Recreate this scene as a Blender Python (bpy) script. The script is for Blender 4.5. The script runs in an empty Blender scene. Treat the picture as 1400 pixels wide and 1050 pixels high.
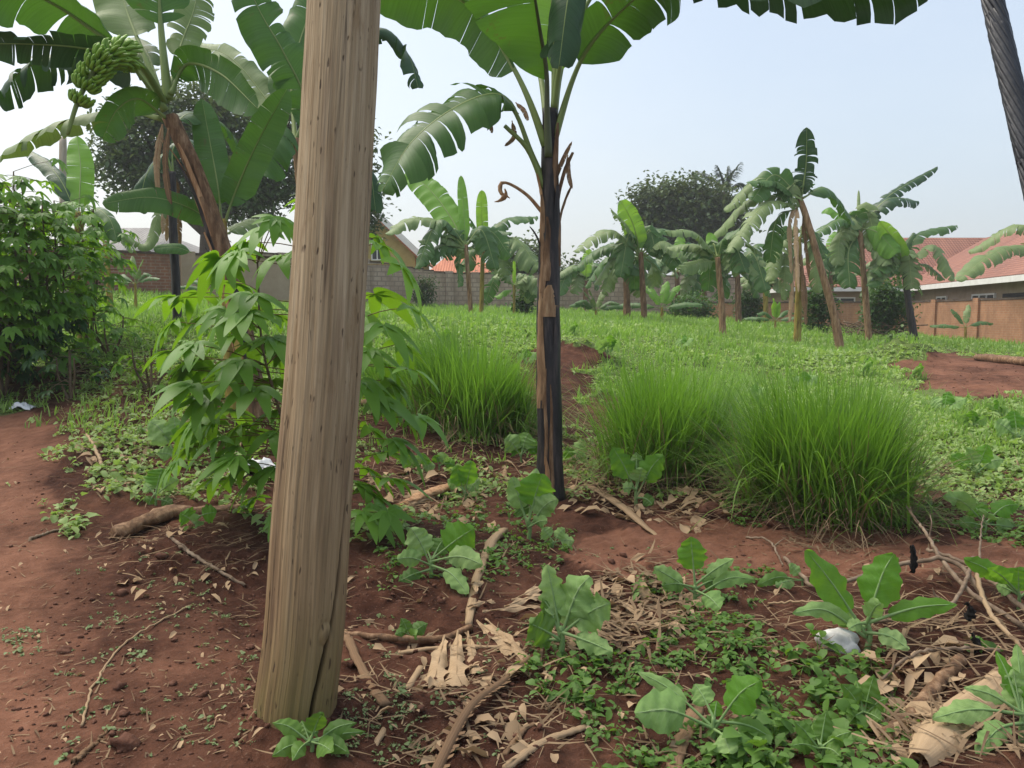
import bpy, math, random
import numpy as np
from mathutils import Vector, Matrix
PI = math.pi
scene = bpy.context.scene
COL = scene.collection
rng = np.random.default_rng(7)

# ------------------------------------------------------------------ camera geometry
FPX, HOR, EYE = 1100.0, 430.0, 1.5
TH = math.atan((525 - HOR) / FPX)
FW = Vector((0, math.cos(TH), -math.sin(TH)))
UP = Vector((0, math.sin(TH), math.cos(TH)))
CAM = Vector((0, 0, EYE))

def P(px, py, d):
    """Point seen at photo pixel (px, py) at depth d metres."""
    px = float(px); py = float(py); d = float(d)
    return CAM + d * (FW + Vector(((px - 700) / FPX, 0, 0)) - UP * ((py - 525) / FPX))

def proj(x, y, z):
    dz = z - EYE
    d = y * FW.y + dz * FW.z
    u = y * UP.y + dz * UP.z
    d = np.maximum(d, 0.05)
    return 700 + FPX * x / d, 525 - FPX * u / d

# ------------------------------------------------------------------ numpy noise
def _h(i, j, s):
    n = (i * 374761393 + j * 668265263 + s * 974711) & 0x7fffffff
    n = ((n ^ (n >> 13)) * 1274126177) & 0x7fffffff
    return ((n ^ (n >> 16)) & 0xffff) / 65535.0

def vnoise(x, y, s=0):
    x = np.asarray(x, float); y = np.asarray(y, float)
    i = np.floor(x).astype(np.int64); j = np.floor(y).astype(np.int64)
    f = x - i; g = y - j
    f = f * f * (3 - 2 * f); g = g * g * (3 - 2 * g)
    a = _h(i, j, s); b = _h(i + 1, j, s); c = _h(i, j + 1, s); d = _h(i + 1, j + 1, s)
    return (a * (1 - f) + b * f) * (1 - g) + (c * (1 - f) + d * f) * g

def fbm(x, y, s=0, o=4):
    t = 0; a = .5
    for k in range(o):
        t = t + a * vnoise(x * 2 ** k, y * 2 ** k, s + k * 17); a *= .5
    return t

# ------------------------------------------------------------------ terrain
anc = [(-3, 1, 0), (3, 1, 0), (0, 2, 0), (-2, 3, 0), (2, 3, 0), (0, 5, 0), (3, 5.3, 0), (0, 6.4, 0), (-8, -4, 0), (8, -4, 0),
       (-4, 5, .02), (-45, 60, 2.6), (0, 60, 2.2), (45, 60, .8), (-30, 30, 2.6), (45, 25, .3)]
for px, py, d in [(345, 575, 8), (250, 720, 5.5), (30, 600, 8), (0, 560, 9.3), (640, 600, 8.6), (570, 575, 9), (900, 670, 6.8), (690, 520, 11),
                  (790, 487, 13), (900, 470, 16), (1100, 530, 13), (1250, 560, 10.5), (1400, 540, 11), (1300, 650, 7.3), (1400, 690, 6.3),
                  (1235, 490, 16), (1380, 497, 16), (1150, 485, 20), (1187, 467, 24), (1250, 470, 24), (1330, 468, 33), (1000, 440, 40),
                  (645, 440, 24), (878, 440, 24), (988, 460, 20), (870, 432, 38), (600, 420, 40), (240, 432, 13), (100, 440, 16),
                  (150, 396, 22), (330, 418, 25), (50, 500, 10.8)]:
    p = P(px, py, d); anc.append((p.x, p.y, p.z))
anc = np.array(anc)
def _phi(r2): return .5 * r2 * np.log(r2 + 1e-9)
_n = len(anc)
_K = _phi(((anc[:, None, :2] - anc[None, :, :2]) ** 2).sum(-1)) + np.eye(_n) * .6
_Pm = np.c_[np.ones(_n), anc[:, :2]]
_A = np.block([[_K, _Pm], [_Pm.T, np.zeros((3, 3))]])
_w = np.linalg.solve(_A, np.r_[anc[:, 2], 0, 0, 0])
GX0, GX1, GY0, GY1, GS = -60., 60., -8., 62., .25
_gx = np.arange(GX0, GX1 + GS, GS); _gy = np.arange(GY0, GY1 + GS, GS)
_X, _Y = np.meshgrid(_gx, _gy)
_Z = _w[_n] + _w[_n + 1] * _X + _w[_n + 2] * _Y
for k in range(_n):
    _Z = _Z + _w[k] * _phi((_X - anc[k, 0]) ** 2 + (_Y - anc[k, 1]) ** 2)
_Z = np.clip(_Z, -.15, 3.0)

def Gs(x, y):
    """smooth terrain height"""
    x = np.asarray(x, float); y = np.asarray(y, float)
    u = np.clip((x - GX0) / GS, 0, len(_gx) - 1.001); v = np.clip((y - GY0) / GS, 0, len(_gy) - 1.001)
    i = u.astype(int); j = v.astype(int); f = u - i; g = v - j
    z = (_Z[j, i] * (1 - f) + _Z[j, i + 1] * f) * (1 - g) + (_Z[j + 1, i] * (1 - f) + _Z[j + 1, i + 1] * f) * g
    r = np.clip((np.hypot(x, y - 10) - 45) / 30, 0, 1); r = r * r * (3 - 2 * r)
    return z * (1 - r) + 1.2 * r

def inpoly(px, py, poly):
    px = np.asarray(px); py = np.asarray(py); c = np.zeros(px.shape, bool); n = len(poly)
    for i in range(n):
        x1, y1 = poly[i]; x2, y2 = poly[(i + 1) % n]
        if y1 == y2: continue
        c ^= ((y1 > py) != (y2 > py)) & (px < (x2 - x1) * (py - y1) / (y2 - y1) + x1)
    return c
PATH = [(-900, 545), (45, 560), (95, 600), (70, 660), (110, 720), (190, 790), (300, 830), (330, 1120), (-900, 1400)]
BARE = [PATH,
        [(180, 740), (360, 780), (500, 790), (480, 1200), (200, 1200)],
        [(770, 770), (800, 720), (900, 700), (1000, 722), (1280, 730), (1600, 770), (1600, 830), (1250, 780), (1000, 790), (850, 805)],
        [(470, 790), (560, 760), (640, 790), (740, 800), (760, 900), (720, 1200), (430, 1200)],
        [(1210, 497), (1260, 482), (1600, 492), (1600, 548), (1290, 540)],
        [(690, 490), (760, 468), (810, 480), (812, 580), (700, 540)]]
def cover(x, y, z):
    """0 bare soil .. 1 fully green"""
    px, py = proj(x, y, z)
    jx = (fbm(x * 2.2, y * 2.2, 3, 3) - .45) * 1200 / np.maximum(y, 1.5); jy = (fbm(x * 2.2, y * 2.2, 9, 3) - .45) * 500 / np.maximum(y, 1.5)
    qx = px + jx; qy = py + jy
    c = np.clip((y - 6.2) / 3.5, 0, 1) * .85 + .12
    for b in BARE: c = np.where(inpoly(qx, qy, b), np.minimum(c, .03), c)
    for b in [[(870, 870), (1000, 830), (1120, 850), (1220, 1000), (1180, 1300), (800, 1300), (760, 960)],
              [(640, 735), (760, 700), (790, 775), (650, 800)], [(980, 690), (1280, 690), (1300, 735), (1000, 722)],
              [(1270, 570), (1700, 550), (1700, 740), (1300, 725)], [(90, 590), (290, 580), (320, 660), (130, 690)]]:
        c = np.where(inpoly(qx, qy, b), np.maximum(c, .45), c)
    for b, v in [([(-50, 490), (300, 500), (420, 560), (430, 720), (200, 745), (60, 680), (90, 600)], .40), ([(470, 560), (740, 620), (745, 770), (480, 800)], .15), ([(770, 560), (830, 540), (1000, 700), (780, 700)], .2)]:
        c = np.where(inpoly(qx, qy, b), np.minimum(c, v), c)
    return c
MOUNDS = []
for px, py, d, r, h in [(790, 487, 13, .75, .26), (1238, 492, 16, .8, .4), (1000, 700, 6.2, .5, .04), (560, 770, 4.9, .7, .10), (300, 760, 5.2, .6, .09), (1300, 800, 4.6, .7, .05), (395, 985, 2.95, .28, .035), (470, 962, 3.05, .14, .02)]:
    p = P(px, py, d); MOUNDS.append((p.x, p.y, r, h))
def G(x, y):
    """terrain with clods and bumps"""
    x = np.asarray(x, float); y = np.asarray(y, float)
    z = Gs(x, y)
    px, py = proj(x, y, z)
    s = np.where(inpoly(px, py, PATH), .35, 1.0)
    near = np.clip(1.6 - y / 12, .25, 1)
    z = z + near * s * ((fbm(x * 1.7, y * 1.7, 1, 3) - .44) * .14 + (fbm(x * 7, y * 7, 5, 3) - .44) * .085 + np.maximum(fbm(x * 20, y * 20, 8, 3) - .46, 0) * .09)
    for mx, my, r, h in MOUNDS:
        q = ((x - mx) ** 2 + (y - my) ** 2) / r ** 2
        z = z + h * np.exp(-q * 1.6) * (.75 + .5 * vnoise(x * 5, y * 5, 4))
    return z
def gz(x, y): return float(G(np.array([x]), np.array([y]))[0])

def gp(px, py):
    """Ground points under photo pixels (arrays)."""
    px = np.atleast_1d(np.asarray(px, float)); py = np.atleast_1d(np.asarray(py, float))
    dx = (px - 700) / FPX; k = -(py - 525) / FPX
    dy = FW.y + k * UP.y; dz = FW.z + k * UP.z
    t = np.full(px.shape, 1.2); done = np.zeros(px.shape, bool); res = np.full(px.shape, 60.)
    tt = 1.2
    while tt < 60:
        z = Gs(dx * tt, dy * tt)
        hit = (~done) & (EYE + dz * tt <= z)
        res[hit] = tt; done |= hit
        tt *= 1.012
    x = dx * res; y = dy * res
    return np.c_[x, y, G(x, y)]
def g1(px, py):
    return Vector(gp([px], [py])[0])
def depth(p): return (Vector(p) - CAM).dot(FW)

# ------------------------------------------------------------------ mesh builder
class MB:
    def __init__(s): s.V = []; s.F = []; s.M = []; s.R = []; s.U = []; s.n = 0
    def add(s, v, f, mi=0, rnd=0., uvw=None):
        v = np.asarray(v, float).reshape(-1, 3); k = len(v)
        s.V.append(v)
        if isinstance(f, np.ndarray): f = (f + s.n).tolist()
        else: f = [[i + s.n for i in q] for q in f]
        s.F += f
        if np.isscalar(mi): s.M += [mi] * len(f)
        else: s.M += list(mi)
        s.R.append(np.broadcast_to(np.asarray(rnd, float), (k,)))
        s.U.append(np.zeros((k, 3)) if uvw is None else np.asarray(uvw, float).reshape(-1, 3))
        s.n += k
    def build(s, name, mats, parent=None, smooth=True, origin=None):
        V = np.concatenate(s.V)
        o = Vector((0, 0, 0))
        if parent is not None:
            q = parent
            while q is not None: o = o + q.location; q = q.parent
        elif origin is not None: o = Vector(origin)
        V = V - np.array(o)
        me = bpy.data.meshes.new(name)
        me.from_pydata(V.tolist(), [], s.F)
        if not isinstance(mats, (list, tuple)): mats = [mats]
        for m in mats: me.materials.append(m)
        if len(mats) > 1: me.polygons.foreach_set('material_index', np.array(s.M, dtype=np.int32))
        if smooth: me.polygons.foreach_set('use_smooth', np.ones(len(s.F), bool))
        a = me.attributes.new('rnd', 'FLOAT', 'POINT'); a.data.foreach_set('value', np.concatenate(s.R).astype(np.float32))
        a = me.attributes.new('uvw', 'FLOAT_VECTOR', 'POINT'); a.data.foreach_set('vector', np.concatenate(s.U).astype(np.float32).ravel())
        me.update()
        ob = bpy.data.objects.new(name, me); COL.objects.link(ob)
        if parent is not None: ob.parent = parent
        elif origin is not None: ob.location = o
        return ob

def tag(o, label=None, cat=None, group=None, kind=None):
    if label: o['label'] = label
    if cat: o['category'] = cat
    if group: o['group'] = group
    if kind: o['kind'] = kind
    return o
def thing(name, label, cat, loc, group=None):
    o = bpy.data.objects.new(name, None); o.empty_display_size = .1
    COL.objects.link(o); o.location = Vector(loc)
    return tag(o, label, cat, group, 'thing')

def bez(pts, n):
    """Catmull-Rom through pts, resampled evenly to n+1 points (np array)."""
    p = np.array([list(q) for q in pts], float)
    if len(p) == 2:
        return p[0] + (p[1] - p[0]) * np.linspace(0, 1, n + 1)[:, None]
    e = np.vstack([2 * p[0] - p[1], p, 2 * p[-1] - p[-2]]); out = []
    for i in range(1, len(e) - 2):
        t = np.linspace(0, 1, 24, endpoint=False)[:, None]
        a, b, c, d = e[i - 1], e[i], e[i + 1], e[i + 2]
        out.append(.5 * (2 * b + (c - a) * t + (2 * a - 5 * b + 4 * c - d) * t ** 2 + (3 * b - a - 3 * c + d) * t ** 3))
    out = np.vstack(out + [p[-1:]])
    L = np.r_[0, np.cumsum(np.linalg.norm(np.diff(out, axis=0), axis=1))]
    s = np.linspace(0, L[-1], n + 1)
    return np.c_[[np.interp(s, L, out[:, k]) for k in range(3)]].T

def nrm(v): return v / (np.linalg.norm(v, axis=-1, keepdims=True) + 1e-12)
def frames(pts, hint=(0, 0, 1)):
    T = nrm(np.gradient(pts, axis=0)); h = np.array(hint, float)
    A = np.zeros_like(T); a = np.cross(T[0], h)
    if np.linalg.norm(a) < .15: a = np.cross(T[0], (1, 0, 0.01))
    for i in range(len(T)):
        a = a - T[i] * a.dot(T[i]); a = a / (np.linalg.norm(a) + 1e-9); A[i] = a
    return T, A, np.cross(A, T)
def tube(mb, pts, rad, n=8, mi=0, rnd=0., cap=True, disp=None, flat=1.):
    pts = np.asarray(pts, float); T, A, B = frames(pts); m = len(pts)
    rad = np.broadcast_to(np.asarray(rad, float), (m,)) if np.ndim(rad) < 1 or len(np.atleast_1d(rad)) == m else np.interp(np.linspace(0, 1, m), np.linspace(0, 1, len(rad)), rad)
    th = np.linspace(0, 2 * PI, n, endpoint=False)
    R = rad[:, None] * np.ones((1, n))
    if disp is not None: R = R + disp(np.arange(m)[:, None] / max(m - 1, 1), th[None, :])
    V = pts[:, None, :] + R[..., None] * (np.cos(th)[None, :, None] * A[:, None, :] + flat * np.sin(th)[None, :, None] * B[:, None, :])
    L = np.r_[0, np.cumsum(np.linalg.norm(np.diff(pts, axis=0), axis=1))]
    U = np.zeros((m, n, 3)); U[..., 0] = (th / (2 * PI))[None, :]; U[..., 1] = L[:, None]; U[..., 2] = R
    F = []
    for i in range(m - 1):
        for k in range(n):
            F.append([i * n + k, i * n + (k + 1) % n, (i + 1) * n + (k + 1) % n, (i + 1) * n + k])
    V = V.reshape(-1, 3); U = U.reshape(-1, 3)
    if cap:
        F.append(list(range(n))[::-1]); F.append([(m - 1) * n + k for k in range(n)])
    mb.add(V, F, mi, rnd, U)
def grid(mb, V, mi=0, rnd=0., uvw=None, flip=False):
    a, b = V.shape[:2]
    i = np.arange(a - 1)[:, None] * b + np.arange(b - 1)[None, :]
    F = np.stack([i, i + 1, i + b + 1, i + b], -1).reshape(-1, 4)
    if flip: F = F[:, ::-1]
    rn = rnd if np.isscalar(rnd) else np.asarray(rnd).reshape(-1)
    mb.add(V.reshape(-1, 3), F, mi, rn, uvw)
def box(mb, x0, x1, y0, y1, z0, z1, mi=0, M=None):
    v = np.array([[x, y, z] for x in (x0, x1) for y in (y0, y1) for z in (z0, z1)], float)
    u = np.c_[np.where(abs(x1 - x0) > abs(y1 - y0), v[:, 0], v[:, 1]), v[:, 2], v[:, 1]]
    if M is not None: v = np.array([M @ Vector(q) for q in v])
    mb.add(v, [[0, 1, 3, 2], [4, 6, 7, 5], [0, 4, 5, 1], [2, 3, 7, 6], [0, 2, 6, 4], [1, 5, 7, 3]], mi, 0, u)

# ------------------------------------------------------------------ scattered foliage (vectorised)
def scatter_leaves(mb, C, az, el, L, W, rnd, mi=0, fold=.25, bend=.3, detail=True):
    """leaf blades: C base (N,3); az heading; el elevation; L length; W half width"""
    N = len(C)
    d = np.c_[np.cos(az) * np.cos(el), np.sin(az) * np.cos(el), np.sin(el)]
    s = np.c_[-np.sin(az), np.cos(az), np.zeros(N)]
    roll = rng.normal(0, .35, N)[:, None]
    n = np.cross(d, s); n = n * np.sign(n[:, 2:3] + 1e-6)
    s = s * np.cos(roll) + n * np.sin(roll); n = np.cross(s, d)
    n = np.where((n[:, 2:3] < 0), -n, n)
    L = L[:, None]; W = W[:, None]; dn = np.array([[0, 0, -1.]])
    if not detail:
        m = C + d * L * .5
        V = np.stack([C, m + s * W + n * W * fold, C + d * L + dn * bend * L, m - s * W + n * W * fold], 1)
        F = (np.arange(N)[:, None, None] * 4 + np.array([[0, 1, 2, 3]])[None]).reshape(-1, 4)
        mb.add(V.reshape(-1, 3), F, mi, np.repeat(rnd, 4)); return
    f = lambda t, w: C + d * L * t + dn * bend * L * t * t + s * W * w + n * W * fold * abs(w)
    V = np.stack([f(0, 0), f(.3, .8), f(.3, 0), f(.3, -.8), f(.65, .85), f(.68, 0), f(.65, -.85), f(1, 0)], 1)
    F4 = np.array([[1, 4, 5, 2], [2, 5, 6, 3]]); F3 = np.array([[0, 1, 2], [0, 2, 3], [4, 7, 5], [5, 7, 6]])
    b = np.arange(N)[:, None, None] * 8
    k0 = mb.n
    mb.add(V.reshape(-1, 3), (b + F4[None]).reshape(-1, 4), mi, np.repeat(rnd, 8))
    f3 = (b + F3[None]).reshape(-1, 3) + k0
    mb.F += f3.tolist(); mb.M += [mi] * len(f3)
def scatter_blades(mb, C, az, tilt, bend, L, W, rnd, K=4, mi=0, twist=None):
    """grass blades / straw: tilt from vertical at the base, bend added to the tip"""
    N = len(C); p = C.copy(); V = []
    wa = az + PI / 2 if twist is None else twist
    s = np.c_[np.cos(wa), np.sin(wa), np.zeros(N)]
    for k in range(K + 1):
        t = k / K
        w = (W * (1 - t ** 2.2) + W * .06)[:, None]
        V.append(p - s * w); V.append(p + s * w)
        a = tilt + bend * (t + .5 / K)
        p = p + (L / K)[:, None] * np.c_[np.cos(az) * np.sin(a), np.sin(az) * np.sin(a), np.cos(a)]
    V = np.stack(V, 1); q = np.array([[2 * k, 2 * k + 1, 2 * k + 3, 2 * k + 2] for k in range(K)])
    F = (np.arange(N)[:, None, None] * (2 * K + 2) + q[None]).reshape(-1, 4)
    U = np.zeros((N, 2 * K + 2, 3)); U[:, :, 1] = np.repeat(np.arange(K + 1) / K, 2)[None]
    mb.add(V.reshape(-1, 3), F, mi, np.repeat(rnd, 2 * K + 2), U)

# ------------------------------------------------------------------ materials
def new_mat(name):
    m = bpy.data.materials.new(name); m.use_nodes = True
    nt = m.node_tree; b = nt.nodes['Principled BSDF']
    return m, nt, b
def nd(nt, t, **kw):
    n = nt.nodes.new('ShaderNode' + t)
    for k, v in kw.items():
        if k[0] == '_': setattr(n, k[1:], v)
        else:
            s = n.inputs[int(k[1:])] if k[0] == 'i' and k[1:].isdigit() else n.inputs[k.replace('_', ' ')]
            if isinstance(v, bpy.types.NodeSocket): nt.links.new(v, s)
            else: s.default_value = v
    return n
def rgb(c): return (c[0], c[1], c[2], 1)
def mix(nt, fac, a, b, blend='MIX'):
    n = nt.nodes.new('ShaderNodeMix'); n.data_type = 'RGBA'; n.blend_type = blend
    for s, v in ((n.inputs[0], fac), (n.inputs[6], a), (n.inputs[7], b)):
        if isinstance(v, bpy.types.NodeSocket): nt.links.new(v, s)
        else: s.default_value = rgb(v) if isinstance(v, tuple) else v
    return n.outputs[2]
def math_(nt, op, a, b=0., c=0., clamp=False):
    n = nt.nodes.new('ShaderNodeMath'); n.operation = op; n.use_clamp = clamp
    for s, v in zip(n.inputs, (a, b, c)):
        if isinstance(v, bpy.types.NodeSocket): nt.links.new(v, s)
        else: s.default_value = v
    return n.outputs[0]
def ramp(nt, fac, *stops):
    n = nt.nodes.new('ShaderNodeValToRGB'); e = n.color_ramp.elements
    while len(e) < len(stops): e.new(.5)
    for q, (p, c) in zip(e, stops): q.position = p; q.color = rgb(c) if isinstance(c, tuple) else (c, c, c, 1)
    nt.links.new(fac, n.inputs[0]); return n.outputs[0]
def noise(nt, vec, scale, detail=4., rough=.6, dist=0.):
    n = nd(nt, 'TexNoise', Scale=scale, Detail=detail, Roughness=rough, Distortion=dist)
    if vec is not None: nt.links.new(vec, n.inputs['Vector'])
    return n.outputs['Fac']
def attr(nt, name): return nd(nt, 'Attribute', _attribute_name=name)
def stretch(nt, vec, s):
    return nd(nt, 'Mapping', Vector=vec, Scale=s).outputs[0]
def bump(nt, b, h, strength=.5, dist=.01):
    n = nd(nt, 'Bump', Strength=strength, Distance=dist, Height=h); nt.links.new(n.outputs[0], b.inputs['Normal']); return n

def leaf_mat(name, c1, c2, tc, trans=.35, rough=.5, stripe=False, brown=None, spec=.35, veins=None):
    m, nt, b = new_mat(name)
    oc = nd(nt, 'TexCoord').outputs['Object']
    r = attr(nt, 'rnd').outputs['Fac']; ob = nd(nt, 'ObjectInfo').outputs['Random']
    n = noise(nt, oc, 6., 3.)
    f = math_(nt, 'ADD', math_(nt, 'MULTIPLY', r, .6), math_(nt, 'MULTIPLY', n, .55))
    f = math_(nt, 'ADD', f, math_(nt, 'MULTIPLY', math_(nt, 'SUBTRACT', ob, .5), .25), clamp=True)
    col = mix(nt, f, c1, c2)
    tcol = mix(nt, f, tuple(x * .75 for x in tc), tc)
    if stripe:
        u = attr(nt, 'uvw').outputs['Vector']
        st = noise(nt, stretch(nt, u, (55, 1.2, 1)), 1., 3., .7)
        col = mix(nt, ramp(nt, st, (.3, .0), (.75, .55)), col, tuple(min(1, x * 1.6 + .01) for x in c2))
        bump(nt, b, st, .45, .006)
    if veins:
        sp = nd(nt, 'SeparateXYZ', Vector=attr(nt, 'uvw').outputs['Vector']); ae = math_(nt, 'ABSOLUTE', sp.outputs[1])
        fr = math_(nt, 'FRACT', math_(nt, 'SUBTRACT', math_(nt, 'MULTIPLY', sp.outputs[0], 8.), math_(nt, 'MULTIPLY', ae, 1.9)))
        vn = math_(nt, 'MAXIMUM', math_(nt, 'MULTIPLY', ramp(nt, fr, (.0, .55), (.16, 0.)), math_(nt, 'SUBTRACT', 1.05, ae)), ramp(nt, ae, (.03, .9), (.09, 0.)))
        n9 = noise(nt, oc, 40., 3.)
        col = mix(nt, ramp(nt, n9, (.35, .35), (.6, 0.)), col, tuple(x * .6 for x in c1))
        col = mix(nt, vn, col, veins)
        bump(nt, b, math_(nt, 'SUBTRACT', n9, math_(nt, 'MULTIPLY', vn, 1.2)), .5, .004)
    if brown:
        n2 = noise(nt, oc, 3.3, 6., .75)
        k = ramp(nt, n2, (.62, 0.), (.7, .8))
        col = mix(nt, k, col, brown); tcol = mix(nt, k, tcol, tuple(x * .5 for x in brown))
    nt.links.new(col, b.inputs['Base Color']); b.inputs['Roughness'].default_value = rough
    b.inputs['Specular IOR Level'].default_value = spec
    t = nd(nt, 'BsdfTranslucent', Color=tcol)
    ms = nd(nt, 'MixShader', i0=trans, i1=b.outputs[0], i2=t.outputs[0])
    nt.links.new(ms.outputs[0], nt.nodes['Material Output'].inputs['Surface'])
    return m
def rough_mat(name, cols, scale=8., st=(1, 1, 1), rough=.85, bs=.5, bd=.01, coord='Object', detail=6., spec=.2, rndmix=None):
    m, nt, b = new_mat(name)
    v = attr(nt, 'uvw').outputs['Vector'] if coord == 'uvw' else nd(nt, 'TexCoord').outputs['Object']
    n = noise(nt, stretch(nt, v, st), scale, detail, .65)
    k = len(cols)
    col = ramp(nt, n, *[(.3 + .4 * i / (k - 1), c) for i, c in enumerate(cols)])
    if rndmix: col = mix(nt, math_(nt, 'MULTIPLY', attr(nt, 'rnd').outputs['Fac'], .8), col, rndmix)
    nt.links.new(col, b.inputs['Base Color']); b.inputs['Roughness'].default_value = rough
    b.inputs['Specular IOR Level'].default_value = spec
    bump(nt, b, n, bs, bd)
    return m

M = {}
M['ban'] = leaf_mat('banana_leaf_green', (.026, .072, .017), (.07, .145, .034), (.09, .23, .018), .3, .42, True, (.16, .10, .045))
M['band'] = leaf_mat('banana_leaf_dark', (.014, .042, .015), (.032, .078, .025), (.035, .10, .012), .22, .4, True)
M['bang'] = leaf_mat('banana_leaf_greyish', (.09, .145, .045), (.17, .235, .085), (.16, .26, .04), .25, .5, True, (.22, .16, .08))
M['banb'] = leaf_mat('banana_leaf_bright', (.08, .20, .02), (.15, .32, .04), (.28, .50, .04), .45, .42, True)
M['rib'] = leaf_mat('banana_midrib', (.16, .22, .06), (.25, .32, .10), (.2, .3, .05), .08, .45)
M['ribd'] = leaf_mat('banana_midrib_dark', (.05, .06, .03), (.11, .13, .06), (.1, .13, .03), .05, .5)
M['dry'] = leaf_mat('dry_banana_leaf', (.20, .125, .07), (.42, .30, .18), (.35, .22, .10), .18, .8, True, (.12, .07, .04), .1)
M['dryd'] = leaf_mat('dry_dark_leaf', (.10, .06, .035), (.24, .15, .085), (.2, .12, .05), .15, .85, True, None, .1)
M['cas'] = leaf_mat('cassava_leaf', (.05, .135, .016), (.15, .31, .035), (.26, .50, .02), .40, .45)
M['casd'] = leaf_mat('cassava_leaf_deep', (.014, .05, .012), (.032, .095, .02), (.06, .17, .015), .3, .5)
M['kg'] = leaf_mat('kale_leaf_bright', (.07, .20, .022), (.13, .29, .035), (.26, .52, .035), .45, .55, veins=(.18, .32, .08), spec=.2)
M['kb'] = leaf_mat('kale_leaf_glaucous', (.17, .32, .085), (.33, .47, .18), (.28, .48, .08), .36, .65, veins=(.30, .40, .20), spec=.15)
M['kst'] = leaf_mat('kale_stalk', (.14, .25, .07), (.24, .36, .14), (.2, .3, .1), .1, .5)
M['weed'] = leaf_mat('weed_leaf', (.05, .12, .018), (.14, .26, .045), (.20, .38, .03), .36, .55)
M['weedp'] = leaf_mat('weed_leaf_pale', (.10, .15, .05), (.20, .27, .11), (.16, .28, .05), .3, .55)
M['field'] = leaf_mat('field_cover_leaf', (.13, .225, .055), (.35, .46, .16), (.36, .56, .09), .38, .55)
M['grass'] = leaf_mat('tussock_grass', (.075, .165, .018), (.21, .36, .055), (.24, .49, .035), .42, .5)
M['straw'] = leaf_mat('straw', (.07, .042, .025), (.38, .27, .16), (.3, .2, .1), .15, .85, False, None, .1)
M['grassl'] = leaf_mat('field_grass', (.12, .23, .04), (.28, .42, .10), (.30, .54, .06), .4, .55)
M['tree'] = leaf_mat('tree_leaf', (.028, .062, .016), (.085, .15, .045), (.12, .16, .03), .3, .6)
M['shrub'] = leaf_mat('shrub_leaf', (.025, .07, .015), (.06, .14, .03), (.1, .22, .02), .3, .55)
M['palm'] = leaf_mat('palm_leaf', (.03, .055, .03), (.07, .105, .055), (.05, .09, .02), .2, .5)
M['fruit'] = rough_mat('green_banana_skin', [(.10, .20, .015), (.21, .36, .03)], 9, rough=.5, bs=.1, spec=.4)
M['bark'] = rough_mat('tree_bark', [(.05, .035, .025), (.13, .10, .075)], 5, (1, 1, .3), bs=.8, bd=.03)
M['trunkb'] = rough_mat('banana_stem_brown', [(.055, .032, .02), (.17, .095, .05), (.34, .22, .13)], 3.2, (6, 6, .9), .75, .8, .02)
M['trunko'] = rough_mat('banana_stem_orange', [(.08, .045, .025), (.27, .16, .085), (.42, .29, .17)], 3.2, (6, 6, .9), .75, .6, .02)
M['trunkd'] = rough_mat('banana_stem_charcoal', [(.006, .005, .006), (.022, .018, .018), (.075, .055, .05)], 3., (7, 7, .8), .55, .7, .015, spec=.35)
M['trunky'] = rough_mat('banana_stem_yellowish', [(.06, .035, .015), (.30, .22, .05), (.34, .32, .08)], 3., (6, 6, .8), .65, .5, .01)
M['sheath'] = rough_mat('dry_sheath', [(.16, .08, .04), (.36, .20, .10), (.46, .30, .17)], 4., (8, 8, .8), .75, .6, .01)
M['cstem'] = rough_mat('cassava_stem', [(.07, .045, .03), (.16, .12, .07)], 12, (1, 1, .5), bs=.4)
M['pet'] = rough_mat('cassava_petiole', [(.08, .03, .02), (.15, .13, .03)], 9, rough=.55, bs=.1)
M['twig'] = rough_mat('twig_bark', [(.07, .045, .03), (.19, .135, .09), (.30, .23, .16)], 9, (1, 1, 1), bs=.6)
M['charred'] = rough_mat('charred_wood', [(.004, .004, .004), (.02, .016, .014)], 14, bs=.9)
M['stone'] = rough_mat('white_stone', [(.45, .43, .40), (.72, .71, .68)], 14, bs=.6)
M['clod'] = rough_mat('soil_clod', [(.05, .02, .012), (.095, .04, .024), (.16, .078, .05)], 14, bs=.9, bd=.02)
M['plastic'] = rough_mat('white_plastic_film', [(.55, .55, .56), (.82, .82, .83)], 20, rough=.4, bs=.6)
M['plaster'] = rough_mat('tan_plaster', [(.32, .235, .16), (.41, .315, .225)], 2.5, bs=.2)
M['ochre'] = rough_mat('ochre_plaster', [(.36, .27, .085), (.45, .34, .12)], 2.5, bs=.2)
M['white'] = rough_mat('white_paint', [(.66, .65, .62), (.8, .79, .77)], 3, rough=.5, bs=.1)
M['dark'] = rough_mat('porch_shade_dark', [(.02, .018, .016), (.04, .035, .03)], 3, bs=.1)  # near-black colour standing in for the shade inside the porch
M['post'] = rough_mat('weathered_post', [(.30, .24, .18), (.5, .43, .34)], 3, (5, 5, .6), bs=.5)
M['steel'] = rough_mat('galvanised_steel', [(.006, .0065, .009), (.022, .024, .03)], 60, rough=.5, bs=.3, bd=.002, spec=.5)
def glass_mat():
    m, nt, b = new_mat('window_glass'); b.inputs['Base Color'].default_value = (.05, .055, .06, 1)
    b.inputs['Roughness'].default_value = .08; b.inputs['Specular IOR Level'].default_value = .6
    return m
M['glass'] = glass_mat()
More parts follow.
